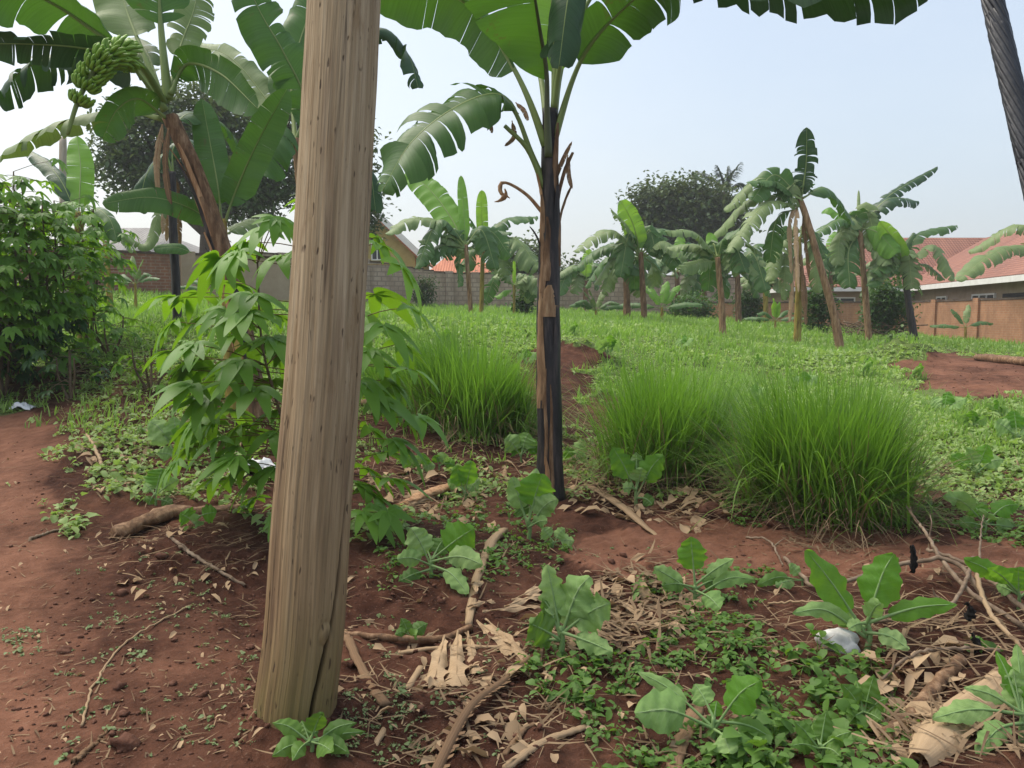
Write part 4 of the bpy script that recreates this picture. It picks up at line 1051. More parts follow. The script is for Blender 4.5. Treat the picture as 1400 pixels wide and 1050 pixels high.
banana('slim dry banana plant with dead leaves hanging down its dark stem', [(243, 436), (240, 380), (236, 300), (236, 235)], 12.5, 6.5, 4.5, [
    ([(262, 345, -.2), (240, 338, -.3), (210, 340, -.4)], 9, dict(tear=.05, droop=30, face=.6, pet=.05, m='ban')),
    ([(236, 240), (225, 210), (200, 240), (190, 290)], 20, dict(tear=.6, droop=60, m='band')),
    ([(236, 238), (238, 200), (262, 195), (290, 240)], 20, dict(tear=.6, droop=60, m='band')),
    ([(234, 240), (205, 325, -.2), (185, 330, -.3), (150, 305, -.5)], 13, dict(tear=.6, droop=65, face=.3, m='bang')),
    ([(234, 235), (230, 270), (228, 330)], 6, dict(tear=.6, droop=80, pet=0, m='dry')),
    ([(238, 235), (243, 275), (246, 340)], 6, dict(tear=.6, droop=80, pet=0, m='dryd')),
    ([(236, 235), (226, 262), (222, 320)], 6, dict(tear=.6, droop=80, pet=0, m='dry'))], tm='trunkd')
banana('young banana plant with one bright upright leaf above the left cassava', [(112, 420), (110, 350), (108, 290)], 11.5, 8, 5, [
    ([(107, 300), (109, 262), (110, 225), (105, 186)], 18, dict(tear=.05, droop=18, face=.9, pet=.12, m='banb', cup=10)),
    ([(107, 300), (85, 250), (62, 222), (38, 206)], 15, dict(tear=.2, droop=50, face=.4, m='band')),
    ([(109, 300), (130, 285), (150, 300), (160, 330)], 13, dict(tear=.3, droop=50, m='ban')),
    ([(107, 305), (80, 290), (55, 310)], 13, dict(tear=.3, droop=50, m='banb'))], tm='trunky')
banana('pale young banana plant in front of the old red brick wall', [(150, 400), (147, 365), (144, 330)], 17, 6, 4, [
    ([(144, 335), (135, 318), (122, 303)], 6, dict(tear=.1, droop=30, face=.7, m='bang')), ([(144, 335), (146, 315), (141, 296)], 6, dict(tear=.1, droop=20, face=.8, m='banb')),
    ([(145, 338), (165, 325), (182, 345)], 8, dict(m='bang')), ([(144, 338), (128, 340), (116, 360)], 8, dict(m='ban')), ([(145, 345), (160, 350), (168, 372)], 7, dict(m='bang'))], tm='trunky')

# middle distance
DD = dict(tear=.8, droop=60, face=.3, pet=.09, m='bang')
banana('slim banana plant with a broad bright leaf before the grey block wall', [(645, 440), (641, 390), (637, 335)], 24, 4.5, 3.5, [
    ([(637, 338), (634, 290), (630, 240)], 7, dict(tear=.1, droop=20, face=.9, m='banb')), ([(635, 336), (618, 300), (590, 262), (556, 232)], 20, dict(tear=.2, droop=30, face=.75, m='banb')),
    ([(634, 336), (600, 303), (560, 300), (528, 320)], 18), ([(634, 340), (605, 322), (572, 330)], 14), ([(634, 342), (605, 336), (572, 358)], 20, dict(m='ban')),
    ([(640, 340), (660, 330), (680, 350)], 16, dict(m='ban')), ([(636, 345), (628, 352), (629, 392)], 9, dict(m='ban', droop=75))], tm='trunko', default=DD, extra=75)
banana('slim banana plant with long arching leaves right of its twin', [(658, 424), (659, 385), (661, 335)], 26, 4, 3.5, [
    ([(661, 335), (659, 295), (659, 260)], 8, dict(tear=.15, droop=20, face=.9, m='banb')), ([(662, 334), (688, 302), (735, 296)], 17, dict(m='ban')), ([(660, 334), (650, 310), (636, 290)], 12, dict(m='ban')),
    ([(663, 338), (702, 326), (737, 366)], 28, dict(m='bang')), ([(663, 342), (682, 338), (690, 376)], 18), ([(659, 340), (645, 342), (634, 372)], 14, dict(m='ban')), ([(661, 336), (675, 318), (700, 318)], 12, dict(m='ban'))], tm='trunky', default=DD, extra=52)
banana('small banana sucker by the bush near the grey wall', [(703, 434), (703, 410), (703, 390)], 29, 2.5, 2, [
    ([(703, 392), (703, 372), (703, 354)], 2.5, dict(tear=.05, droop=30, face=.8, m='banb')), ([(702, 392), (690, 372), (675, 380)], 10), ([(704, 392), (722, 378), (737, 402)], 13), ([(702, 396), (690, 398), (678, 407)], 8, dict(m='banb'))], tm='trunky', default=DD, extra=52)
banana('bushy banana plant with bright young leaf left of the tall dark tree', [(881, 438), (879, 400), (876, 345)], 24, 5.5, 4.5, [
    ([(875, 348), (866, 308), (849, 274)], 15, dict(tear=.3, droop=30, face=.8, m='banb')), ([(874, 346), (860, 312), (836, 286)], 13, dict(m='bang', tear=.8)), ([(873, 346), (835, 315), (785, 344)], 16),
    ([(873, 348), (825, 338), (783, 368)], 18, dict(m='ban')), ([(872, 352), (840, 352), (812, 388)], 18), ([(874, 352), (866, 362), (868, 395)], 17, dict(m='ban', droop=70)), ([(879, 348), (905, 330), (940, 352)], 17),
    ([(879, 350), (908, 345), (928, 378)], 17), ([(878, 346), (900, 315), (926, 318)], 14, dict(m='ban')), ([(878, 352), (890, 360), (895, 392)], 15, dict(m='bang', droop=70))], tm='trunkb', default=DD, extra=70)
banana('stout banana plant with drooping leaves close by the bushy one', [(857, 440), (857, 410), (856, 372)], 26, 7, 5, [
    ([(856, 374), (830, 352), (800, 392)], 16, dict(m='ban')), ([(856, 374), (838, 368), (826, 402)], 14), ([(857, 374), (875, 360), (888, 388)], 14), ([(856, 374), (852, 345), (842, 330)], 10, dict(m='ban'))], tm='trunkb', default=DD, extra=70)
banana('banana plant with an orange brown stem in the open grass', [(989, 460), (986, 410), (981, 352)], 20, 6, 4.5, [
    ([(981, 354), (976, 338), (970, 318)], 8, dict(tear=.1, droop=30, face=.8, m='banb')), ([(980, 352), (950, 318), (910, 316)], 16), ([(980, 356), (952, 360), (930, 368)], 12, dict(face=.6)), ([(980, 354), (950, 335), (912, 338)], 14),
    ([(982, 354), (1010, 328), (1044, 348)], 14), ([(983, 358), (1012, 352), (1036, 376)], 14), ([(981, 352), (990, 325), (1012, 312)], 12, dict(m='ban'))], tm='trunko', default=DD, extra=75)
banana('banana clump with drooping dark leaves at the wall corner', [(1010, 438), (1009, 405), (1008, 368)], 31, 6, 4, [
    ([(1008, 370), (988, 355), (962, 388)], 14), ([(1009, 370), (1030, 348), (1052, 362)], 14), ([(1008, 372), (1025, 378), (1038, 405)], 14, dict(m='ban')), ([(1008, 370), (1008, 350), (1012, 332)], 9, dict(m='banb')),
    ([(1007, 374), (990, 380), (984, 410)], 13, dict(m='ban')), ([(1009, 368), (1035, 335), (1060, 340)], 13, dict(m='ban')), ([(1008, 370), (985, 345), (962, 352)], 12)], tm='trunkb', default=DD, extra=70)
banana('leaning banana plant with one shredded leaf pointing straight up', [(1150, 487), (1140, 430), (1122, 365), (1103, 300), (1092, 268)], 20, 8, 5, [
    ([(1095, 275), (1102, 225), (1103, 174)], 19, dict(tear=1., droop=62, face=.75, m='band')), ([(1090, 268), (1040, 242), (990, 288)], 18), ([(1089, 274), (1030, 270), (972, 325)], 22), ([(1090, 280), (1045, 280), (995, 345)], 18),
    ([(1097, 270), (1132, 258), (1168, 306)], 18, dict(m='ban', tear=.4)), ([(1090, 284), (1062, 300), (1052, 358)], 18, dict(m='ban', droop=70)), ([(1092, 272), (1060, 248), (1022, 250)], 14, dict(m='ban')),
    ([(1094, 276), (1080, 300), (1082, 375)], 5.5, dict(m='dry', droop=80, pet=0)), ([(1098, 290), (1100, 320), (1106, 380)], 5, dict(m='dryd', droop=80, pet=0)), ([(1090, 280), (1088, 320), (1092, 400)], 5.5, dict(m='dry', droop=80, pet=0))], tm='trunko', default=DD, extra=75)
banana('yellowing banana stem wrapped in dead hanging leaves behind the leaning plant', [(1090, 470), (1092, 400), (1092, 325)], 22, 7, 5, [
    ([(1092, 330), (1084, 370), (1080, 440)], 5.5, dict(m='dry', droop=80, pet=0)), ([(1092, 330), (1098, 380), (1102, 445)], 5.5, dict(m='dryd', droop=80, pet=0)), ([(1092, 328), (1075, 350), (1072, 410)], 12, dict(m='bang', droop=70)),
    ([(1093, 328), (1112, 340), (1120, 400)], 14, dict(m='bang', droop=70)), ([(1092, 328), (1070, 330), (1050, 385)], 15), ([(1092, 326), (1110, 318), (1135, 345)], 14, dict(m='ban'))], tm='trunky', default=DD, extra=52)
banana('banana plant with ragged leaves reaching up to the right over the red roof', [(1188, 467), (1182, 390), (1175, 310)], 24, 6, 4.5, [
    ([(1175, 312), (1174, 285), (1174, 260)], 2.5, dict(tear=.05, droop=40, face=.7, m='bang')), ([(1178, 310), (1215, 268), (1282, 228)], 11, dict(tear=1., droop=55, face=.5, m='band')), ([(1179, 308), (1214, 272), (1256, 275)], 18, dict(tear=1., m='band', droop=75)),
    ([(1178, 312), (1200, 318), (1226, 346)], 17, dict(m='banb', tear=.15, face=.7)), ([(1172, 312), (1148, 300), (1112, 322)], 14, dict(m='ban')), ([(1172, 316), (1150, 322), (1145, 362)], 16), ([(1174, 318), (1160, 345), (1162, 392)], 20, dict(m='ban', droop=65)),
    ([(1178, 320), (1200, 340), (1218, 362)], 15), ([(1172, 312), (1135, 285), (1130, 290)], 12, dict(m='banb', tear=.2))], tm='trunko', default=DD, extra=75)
banana('banana plant with a dark stem beside the orange brick wall', [(1252, 473), (1243, 420), (1236, 362)], 24, 7, 4.5, [
    ([(1237, 364), (1255, 322), (1308, 308)], 13, dict(m='ban')), ([(1238, 366), (1275, 335), (1305, 384)], 14), ([(1234, 366), (1212, 345), (1188, 378)], 15), ([(1235, 362), (1225, 332), (1202, 303)], 15, dict(m='banb', tear=.2, face=.8)),
    ([(1238, 370), (1265, 362), (1292, 382)], 13), ([(1236, 374), (1214, 368), (1186, 390)], 13, dict(m='ban')), ([(1237, 372), (1250, 380), (1262, 402)], 12), ([(1236, 362), (1236, 340), (1250, 318)], 10, dict(m='ban'))], tm='trunkd', default=DD, extra=70)
banana('banana plant leaning in from the edge of the garden by the brick wall', [(1462, 490), (1455, 410), (1445, 330)], 19, 8, 6, [
    ([(1445, 332), (1390, 308), (1324, 345)], 17), ([(1445, 336), (1370, 340), (1308, 384)], 17), ([(1446, 330), (1460, 290), (1490, 270)], 18), ([(1447, 332), (1480, 330), (1510, 370)], 18)], tm='trunko', default=DD, extra=75)
for lab, x, y, top, d_, ht, tm_ in [('slender banana plant rising far back against the grey wall', 925, 436, 372, 35, 52, 'trunkb'), ('dense banana plant at the back beside the wall corner bush', 962, 438, 382, 36, 50, 'trunkb'), ('short banana plant in the gap right of the orange stemmed one', 1046, 446, 392, 33, 46, 'trunky'),
        ('banana plant at the back between the leaning stem and the ragged one', 1135, 452, 372, 33, 58, 'trunkb'), ('small dark banana plant far back below the low dark trees', 800, 432, 384, 37, 46, 'trunkb'), ('leafy banana plant at the back under the bright broad leaf', 1212, 456, 380, 33, 50, 'trunky')]:
    banana(lab, [(x, y), (x + 1, (y + top) / 2), (x, top)], d_, 5, 4, [([(x, top), (x - ht * .3, top - ht * .45), (x - ht * .9, top - ht * .1)], ht * .2), ([(x, top), (x + ht * .3, top - ht * .5), (x + ht * .85, top - ht * .25)], ht * .2, dict(m='ban')), ([(x, top), (x + ht * .05, top - ht * .5), (x + ht * .12, top - ht * .95)], ht * .17, dict(m='banb', face=.8, tear=.3, droop=30))], tm=tm_, default=DD, extra=ht)
def sucker(label, x, y, d, s, seed, m='banb', n=6):
    g = np.random.default_rng(seed); L = []
    for i in range(n):
        a = -1 + 2 * i / (n - 1) + g.normal(0, .1); up = s * (1.0 - abs(a) * .75) * g.uniform(.8, 1.1)
        L.append(([(x, y - s * .35), (x + a * s * .55, y - s * .35 - up * .62), (x + a * s * 1.05, y - s * .35 - up * (.95 if abs(a) < .5 else .5))], s * .13, dict(m=m if abs(a) < .45 else 'ban', tear=.5, face=.4, droop=50)))
    banana(label, [(x, y), (x, y - s * .2), (x, y - s * .38)], d, s * .07, s * .045, L, tm='trunky')
sucker('low spreading banana sucker next to the grey wall end', 815, 441, 27, 44, 3, 'bang', 7)
sucker('bright upright banana sucker between the middle banana plants', 905, 440, 27, 52, 4)
sucker('small banana sucker under the leaning plant at the brick wall', 1060, 452, 26, 38, 5)
sucker('tiny bright banana sucker just right of the leaning stem foot', 1164, 500, 17.5, 26, 6, n=4)
sucker('small banana sucker growing against the orange brick wall', 1320, 462, 27, 40, 8, 'bang', 4)
sucker('low banana sucker beside the old red brick wall', 185, 402, 18, 40, 9, 'bang')
sucker('leafy banana sucker below the grey roofed house', 285, 410, 17, 42, 10, 'ban')
def thin_post():
    p = P(87, 430, 14); b = Vector((p.x, p.y, gz(p.x, p.y)))
    mb = MB(); tube(mb, bez([b - Vector((0, 0, .2)), P(87, 320, 14), P(86, 188, 14)], 30), np.linspace(.075, .06, 31), 10, 0, .5, True, lambda t, th: (vnoise(th * 2 + 0 * t, t * 12, 3) - .5) * .012)
    tag(mb.build('wooden_post', M['post'], origin=b), 'slender pale wooden post rising behind the left cassava bushes', 'post')
thin_post()
def brush_pile():
    g = np.random.default_rng(21); c = g1(1185, 462); root = thing('brush_pile', 'brown pile of cut dry branches behind the banana stems', 'branch pile', c)
    mb = MB()
    for i in range(70):
        a = g.uniform(0, PI); o = np.array(c) + g.normal(0, 1, 3) * np.array([.55, .4, .1]) + np.array([0, 0, .25]); v = np.array([math.cos(a), math.sin(a) * .6, g.normal(0, .3)]) * g.uniform(.3, .8)
        tube(mb, bez([o - v, o + g.normal(0, .08, 3), o + v], 5), [.02, .006], 5, 0, g.random())
    mb.build('branches', M['twig'], root)
brush_pile()

# ------------------------------------------------------------------ cassava
def hero_cassava():
    g = np.random.default_rng(77); d = 3.75
    b = g1(432, 752); b = Vector((b.x, b.y, b.z)); dd = depth(b)
    top = P(432, 300, dd + .1)
    st = [[b, P(440, 600, dd), P(425, 440, dd + .05), top], [b + Vector((.02, .02, 0)), P(462, 610, dd + .1), P(478, 480, dd + .15), P(490, 380, dd + .1)], [b, P(400, 620, dd - .02), P(360, 480, dd + .1), P(352, 360, dd + .15)]]
    C = [(325, 345, 58), (362, 312, 50), (300, 352, 62), (345, 402, 66), (288, 430, 66), (322, 458, 64), (265, 470, 60), (352, 470, 60), (305, 508, 64), (262, 525, 60), (350, 530, 64), (318, 560, 64), (286, 580, 60), (345, 590, 62), (372, 430, 62), (385, 350, 60), (262, 610, 52), (320, 625, 58), (375, 640, 54), (300, 655, 46), (270, 575, 54), (340, 425, 60), (385, 300, 50),
         (547, 362, 62), (515, 325, 46), (512, 402, 68), (525, 445, 64), (545, 470, 62), (505, 478, 60), (560, 420, 56), (532, 520, 60), (516, 545, 62), (505, 585, 64), (540, 560, 56), (520, 620, 60), (500, 640, 58), (535, 655, 52), (512, 690, 56), (548, 610, 52), (498, 700, 56), (530, 700, 46), (485, 660, 56), (385, 560, 60), (390, 480, 60), (485, 430, 56), (495, 520, 56), (350, 680, 40), (560, 505, 48)]
    C = C + [(x + g.normal(0, 26), y + g.normal(0, 24), s * .9) for x, y, s in C if x < 420 or g.random() < .45]
    C = C + [(240, 440, 50), (255, 505, 54), (232, 480, 46), (310, 425, 56), (282, 545, 52), (335, 500, 56), (298, 600, 50), (372, 520, 54), (335, 640, 46), (270, 400, 48)]
    L = []
    for x, y, s in C:
        if x < 420: S = st[2] if g.random() < .6 else st[0]
        else: S = st[1] if g.random() < .75 else st[0]
        poly = bez(S, 30); dep = dd + g.uniform(-.38, .45); c = P(x, y, dep)
        j = int(np.argmin(np.abs(poly[:, 2] - (c.z - .06 + g.normal(0, .04))))); L.append((c, poly[j], s * 1.25 * dep / FPX))
    cassava('cassava plant with drooping palmate leaves growing behind the wooden pole', st, L, mats=('cas', 'pet'), g=g, bend=.5, sr=.013)
hero_cassava()
def bush_cassava(label, base, d, h, wd, n, seed, mats=('cas', 'cstem'), lobe=.17):
    g = np.random.default_rng(seed); k = d / FPX; p = P(base[0], base[1], d); b = Vector((p.x, p.y, gz(p.x, p.y))); H = h * k; W = wd * k
    st = []; L = []
    for i in range(4):
        a = g.uniform(0, 6.28); t = b + Vector((math.cos(a) * W * .35, math.sin(a) * W * .35, H * g.uniform(.75, .95)))
        st.append([b + Vector((math.cos(a) * .04, math.sin(a) * .04, 0)), b.lerp(t, .5) + Vector((math.cos(a) * W * .12, math.sin(a) * W * .1, 0)), t])
    for i in range(n):
        s = bez(st[g.integers(0, 4)], 20); j = int(np.clip(20 * g.uniform(.12, 1.02) ** .8, 2, 20)); q = s[j]; a = g.uniform(0, 6.28); r = g.uniform(.18, .42) * (W / .8 + .35)
        L.append((q + np.array([math.cos(a) * r, math.sin(a) * r, g.uniform(-.15, .18)]), q, lobe * g.uniform(.8, 1.2)))
    cassava(label, st, L, 'cassava bushes at the left', mats, g=g, bend=.5, sr=.018)
bush_cassava('tall cassava bush at the far left edge beside the path', (0, 505), 9.6, 330, 85, 280, 1, lobe=.21)
bush_cassava('cassava bush overlapping the tall one, in front of the pale post', (72, 498), 10.2, 300, 74, 240, 2, lobe=.21)
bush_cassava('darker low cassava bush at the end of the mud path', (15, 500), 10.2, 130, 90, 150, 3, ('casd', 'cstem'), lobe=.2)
bush_cassava('cassava bush behind the others under the bright upright banana leaf', (120, 470), 11.5, 225, 60, 150, 4, lobe=.2)
bush_cassava('dark leafy cassava bush at the outer edge beyond the tall one', (-70, 520), 9.4, 330, 90, 180, 5, ('cas', 'cstem'), lobe=.21)
bush_cassava('small cassava seedling on the grassy slope before the slim dry banana', (150, 470), 11, 60, 60, 26, 6, lobe=.15)
bush_cassava('short cassava seedling among weeds left of the fruiting banana', (205, 500), 9.5, 62, 66, 26, 7, lobe=.14)
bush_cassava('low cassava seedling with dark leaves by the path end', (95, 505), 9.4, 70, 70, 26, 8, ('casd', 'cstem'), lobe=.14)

# ------------------------------------------------------------------ grass tussocks
TG = 'tall grass tussocks'
tussock('pale green grass tussock between the wooden pole and the charred stem', (640, 600), 8.5, 150, 230, 3400, TG, 1)
tussock('tall grass tussock just right of the charred banana stem', (906, 668), 6.75, 190, 215, 3300, TG, 2)
tussock('widest grass tussock at the right edge of the soil strip', (1148, 716), 5.72, 218, 270, 4200, TG, 3)
tussock('small grass tussock half behind the wooden pole', (545, 560), 9.6, 100, 120, 1300, TG, 4)
# ------------------------------------------------------------------ kale and other young plants
kale('kale plant with one round bright leaf at the foot of the charred stem', (722, 737), [(742, 648, 26, 'g', -.05), (762, 682, 17, 'b', -.08), (700, 652, 15, 'b', .06), (708, 690, 13, 'w', .05), (748, 712, 10, 'b', -.1), (733, 640, 14, 'b', .1)], start=.42)
kale('small kale plant on its own left of the charred stem', (635, 685), [(624, 636, 13, 'g'), (645, 630, 14, 'g'), (612, 655, 10, 'b'), (655, 655, 10, 'b'), (640, 668, 9, 'w')])
kale('kale plant with a wide bright leaf just right of the wooden pole', (590, 803), [(648, 722, 25, 'g', -.06), (562, 722, 20, 'b', -.02), (543, 764, 13, 'b', -.1), (660, 772, 16, 'b', -.15), (608, 735, 16, 'w', .1), (640, 812, 13, 'b', -.2), (545, 795, 12, 'w', -.1), (578, 745, 15, 'g', .12)])
kale('grey green kale plant with ruffled leaves in the middle foreground', (766, 908), [(748, 772, 17, 'b', .03), (806, 788, 30, 'b', -.02), (834, 824, 27, 'b', -.06), (724, 852, 25, 'w', -.06), (742, 818, 14, 'w', .02), (838, 892, 14, 'b', -.14), (730, 880, 11, 'w', .02), (790, 835, 16, 'b', .06)], wav=1.6, start=.34)
kale('kale plant with a narrow bright leaf standing in the straw heap', (950, 825), [(944, 734, 20, 'g', .0), (1003, 764, 10, 'b', -.04), (894, 776, 13, 'b', -.05), (985, 832, 16, 'b', -.2), (905, 800, 12, 'w', -.05), (1032, 792, 11, 'b', -.06), (985, 795, 12, 'w', .05)])
kale('large kale plant with two big bright leaves in front of the white stone', (1183, 893), [(1102, 752, 23, 'g', .02), (1222, 757, 27, 'g', .0), (1308, 826, 15, 'g', -.05), (1084, 838, 12, 'b', -.1), (1243, 888, 15, 'b', -.12), (1125, 832, 14, 'w', .1), (1205, 825, 14, 'b', -.1), (1228, 762, 9, 'g', .12), (1160, 860, 10, 'b', -.08)], start=.30)
kale('kale plant on the soil between the charred stem and tussock', (870, 694), [(838, 612, 17, 'g', .0), (906, 622, 17, 'g', -.05), (878, 640, 14, 'b', -.06), (852, 668, 9, 'b', -.1), (893, 690, 10, 'w', -.1), (870, 618, 12, 'w', .1)])
kale('kale seedling with a bright cupped leaf left of the cassava', (213, 695), [(222, 640, 19, 'g'), (196, 662, 10, 'b'), (244, 655, 9, 'b'), (203, 690, 8, 'w'), (236, 690, 8, 'w')])
kale('kale seedling above the broken grey stem near the cassava', (268, 748), [(246, 702, 14, 'g'), (296, 700, 13, 'g'), (270, 712, 11, 'b'), (255, 735, 8, 'b')])
kale('wide kale plant with pale round leaves near the far path edge', (243, 640), [(203, 575, 20, 'b'), (238, 570, 17, 'b'), (272, 585, 19, 'g'), (255, 578, 14, 'g'), (216, 620, 12, 'b'), (280, 615, 12, 'w')])
kale('pale kale plant hard against the left side of the charred stem', (713, 636), [(690, 600, 15, 'b'), (722, 592, 16, 'b'), (738, 606, 13, 'g'), (700, 612, 12, 'g'), (715, 602, 12, 'w')])
kale('kale plant peeping out just right of the charred stem', (786, 642), [(774, 612, 11, 'g'), (797, 600, 11, 'b'), (802, 624, 9, 'b'), (780, 630, 8, 'w')])
kale('foreground kale plant with one big pale round leaf lying low', (975, 1020), [(868, 975, 31, 'b', -.03), (1040, 930, 26, 'g', -.06), (872, 918, 10, 'b', .12), (950, 935, 16, 'b', .08), (1000, 1030, 22, 'b', -.15), (1058, 1010, 12, 'w', -.05), (980, 958, 10, 'g', .02)], start=.40, wav=.8)
kale('pale kale plant beside the wide tussock at the right', (1345, 735), [(1290, 678, 13, 'b'), (1330, 690, 16, 'g'), (1352, 702, 15, 'b'), (1392, 690, 14, 'g'), (1395, 724, 12, 'b'), (1310, 715, 10, 'w')])
kale('kale plant behind the tangle of twigs', (1392, 840), [(1318, 764, 13, 'g'), (1352, 776, 12, 'g'), (1392, 776, 22, 'g'), (1430, 790, 20, 'b'), (1362, 800, 10, 'b')])
kale('kale plant with long pale leaves in front of the dry husk', (1398, 1010), [(1275, 982, 17, 'b', -.05), (1318, 940, 10, 'b', .02), (1362, 890, 9, 'g', .1), (1385, 915, 18, 'b', .05), (1420, 930, 20, 'g', 0), (1335, 1030, 16, 'b', -.1), (1390, 880, 10, 'b', .12)])
kale('bright leaved kale plant on the bare patch right of the tussocks', (1335, 655), [(1300, 622, 11, 'g'), (1350, 608, 12, 'g'), (1372, 628, 11, 'b'), (1322, 612, 10, 'b'), (1335, 640, 8, 'w')])
kale('kale seedling half hidden by drooping cassava leaves', (572, 648), [(548, 618, 12, 'g'), (580, 620, 13, 'g'), (563, 632, 10, 'b'), (595, 636, 9, 'b')])
kale('small kale seedling by the log, near the pale tussock', (600, 648), [(612, 622, 10, 'b'), (622, 636, 9, 'g'), (596, 622, 8, 'g')])
kale('small flat kale plant in the weeds between two taller ones', (757, 750), [(742, 722, 10, 'b'), (785, 740, 11, 'b'), (752, 742, 8, 'w'), (772, 722, 8, 'b')])
kale('kale seedling with two leaves close by the narrow leaved plant', (1098, 800), [(1060, 800, 10, 'b'), (1035, 800, 9, 'w'), (1080, 770, 8, 'b')])
WG = 'broad leaved weeds'
kale('bushy pointed leaf weed at the foot of the wooden pole', (425, 1040), [(372, 988, 13, 'w', -.02), (442, 974, 15, 'w', -.04), (488, 988, 12, 'w', 0), (372, 1034, 15, 'w', -.1), (455, 1028, 16, 'w', -.1), (412, 985, 13, 'w', .05), (478, 1030, 13, 'w', -.05), (400, 1040, 12, 'w', -.12), (435, 1000, 15, 'w', .05), (500, 1000, 9, 'w', .08)], WG, None, 'weed_plant', 'weed', .5, 1, .34)
kale('small weed seedling beside the dry stalk near the wooden pole', (560, 872), [(548, 845, 10, 'w'), (585, 852, 11, 'w'), (570, 868, 9, 'w'), (540, 868, 8, 'w')], WG, None, 'weed_plant', 'weed', .5, 1, .3)
kale('leafy weed in the corner behind the dry pale husk', (1330, 905), [(1350, 882, 11, 'g'), (1322, 890, 9, 'b'), (1372, 890, 9, 'w'), (1340, 870, 8, 'w')], WG, None, 'weed_plant', 'weed', .5, 1, .3)
kale('upright weed in the thick green patch left of the twigs', (1180, 985), [(1150, 935, 14, 'w', 0), (1195, 922, 15, 'w', 0), (1215, 955, 13, 'w', -.03), (1140, 965, 12, 'w', -.05), (1170, 930, 12, 'w', .04), (1205, 985, 12, 'w', -.08), (1160, 990, 12, 'w', -.1)], WG, None, 'weed_plant', 'weed', .5, 1, .3)
kale('leafy weed behind the foreground pale leaf, in the green patch', (1120, 1040), [(1085, 985, 13, 'w', 0), (1130, 970, 14, 'w', .02), (1165, 1000, 13, 'w', -.03), (1080, 1020, 13, 'w', -.05), (1110, 990, 13, 'w', .06), (1150, 1035, 14, 'w', -.08)], WG, None, 'weed_plant', 'weed', .5, 1, .3)
# young kale dotted through the field beyond
proto = None; FG = 'small kale plants in the far field'
gk = np.random.default_rng(31)
spots = [(1100, 532), (1028, 545), (870, 640 - 110), (700, 520), (720, 500), (640, 500), (830, 500), (960, 500), (1330, 590), (1370, 575), (1390, 610), (1290, 570), (1250, 520), (1180, 515), (610, 470), (780, 460), (930, 478), (1040, 500)]
for i, (x, y) in enumerate(spots):
    if proto is None:
        proto = kale('one of the small pale kale plants dotted through the green field', (1100, 532), [(1085, 516, 8, 'b'), (1118, 514, 8, 'b'), (1100, 508, 8, 'g'), (1095, 525, 6, 'b'), (1112, 526, 6, 'b')], FG, 12)
        continue
    o = copy_tree(proto); o.location = g1(x, y); o.rotation_euler.z = float(gk.uniform(0, 6.28)); s = float(gk.uniform(.75, 1.25)); o.scale = (s, s, s)

# ------------------------------------------------------------------ dry stems, fallen leaves, twigs, stones
def ground_curve(pts, lift):
    """pixel points (x, y[, extra height]) laid on the soil"""
    out = []
    for q in pts:
        p = g1(q[0], q[1]); out.append(p + Vector((0, 0, lift + (q[2] if len(q) > 2 else 0))))
    return out
def stick(name, label, cat, pts, wpx, matk, n=9, seed=1, flat=1., ends=(1, 1), group=None, extra=None):
    c = ground_curve(pts, 0); ds = [depth(q) for q in c]; r = [max(.002, w * d / FPX / 2) for w, d in zip(np.interp(np.linspace(0, 1, len(c)), np.linspace(0, 1, len(wpx)), wpx), ds)]
    c = [q + Vector((0, 0, rr * flat * .75)) for q, rr in zip(c, r)]
    m = 28; p = bez(c, m); rr = np.interp(np.linspace(0, 1, m + 1), np.linspace(0, 1, len(r)), r)
    g = np.random.default_rng(seed); R = float(np.mean(r))
    p = p + np.c_[g.normal(0, R * .08, (m + 1, 2)), g.normal(0, R * .05, m + 1)]
    mb = MB(); tube(mb, p, rr, n, 0, g.random(), True, lambda t, th: (vnoise(np.cos(th) * 2 + seed, t * 16 + np.sin(th) * 2, seed) - .5) * R * .5, flat)
    if extra: extra(mb, p, rr, g)
    o = mb.build(name, M[matk], origin=c[0]); return tag(o, label, cat, group)
def dry_blades(root_or_none, specs, name, label, cat, matk='dry'):
    """pieces of dry leaf: (x0, y0, x1, y1, width px, lift)"""
    b = g1(specs[0][0], specs[0][1]); root = thing(name, label, cat, b)
    for x0, y0, x1, y1, w, lift in specs:
        g = np.random.default_rng(nseed()); a = g1(x0, y0); c = g1(x1, y1); d = depth(c); mb = MB()
        blade(mb, a + Vector((0, 0, .02 + lift)), c + Vector((0, 0, .012)), w * d / FPX, g, 0, 2.2, .02, .0 + lift, 0, .004, 0, 2, float(g.uniform(.05, .3)))
        mb.build('blade', M[matk], root)
    return root
DG = 'dry banana stalks on the ground'
stick('dry_stalk', 'long pale dry stalk lying diagonally below the crumpled leaf', 'dry stalk', [(480, 1075), (520, 1015), (575, 925, .03)], (12, 9), 'dry', 8, 1, .7, group=DG)
stick('dry_stalk', 'flat split stalk piece beside the pole foot', 'dry stalk', [(474, 884, .03), (500, 930), (527, 982)], (11, 16), 'dryd', 8, 2, .45, group=DG)
stick('dry_stalk', 'brown stalk stretching right from the pole foot to the crumpled leaf', 'dry stalk', [(468, 874), (530, 880), (600, 872), (645, 860)], (8, 10, 11), 'trunkb', 8, 3, group=DG)
stick('dry_stalk', 'thin pale stalk right under the brown one', 'dry stalk', [(545, 888), (620, 888), (700, 895)], (8, 6), 'dry', 8, 4, .8, group=DG)
stick('dry_stalk', 'upright leaning dry stalk behind the crumpled leaf', 'dry stalk', [(640, 850), (652, 800), (672, 755), (688, 732)], (10, 14, 15), 'dry', 8, 5, .6, group=DG)
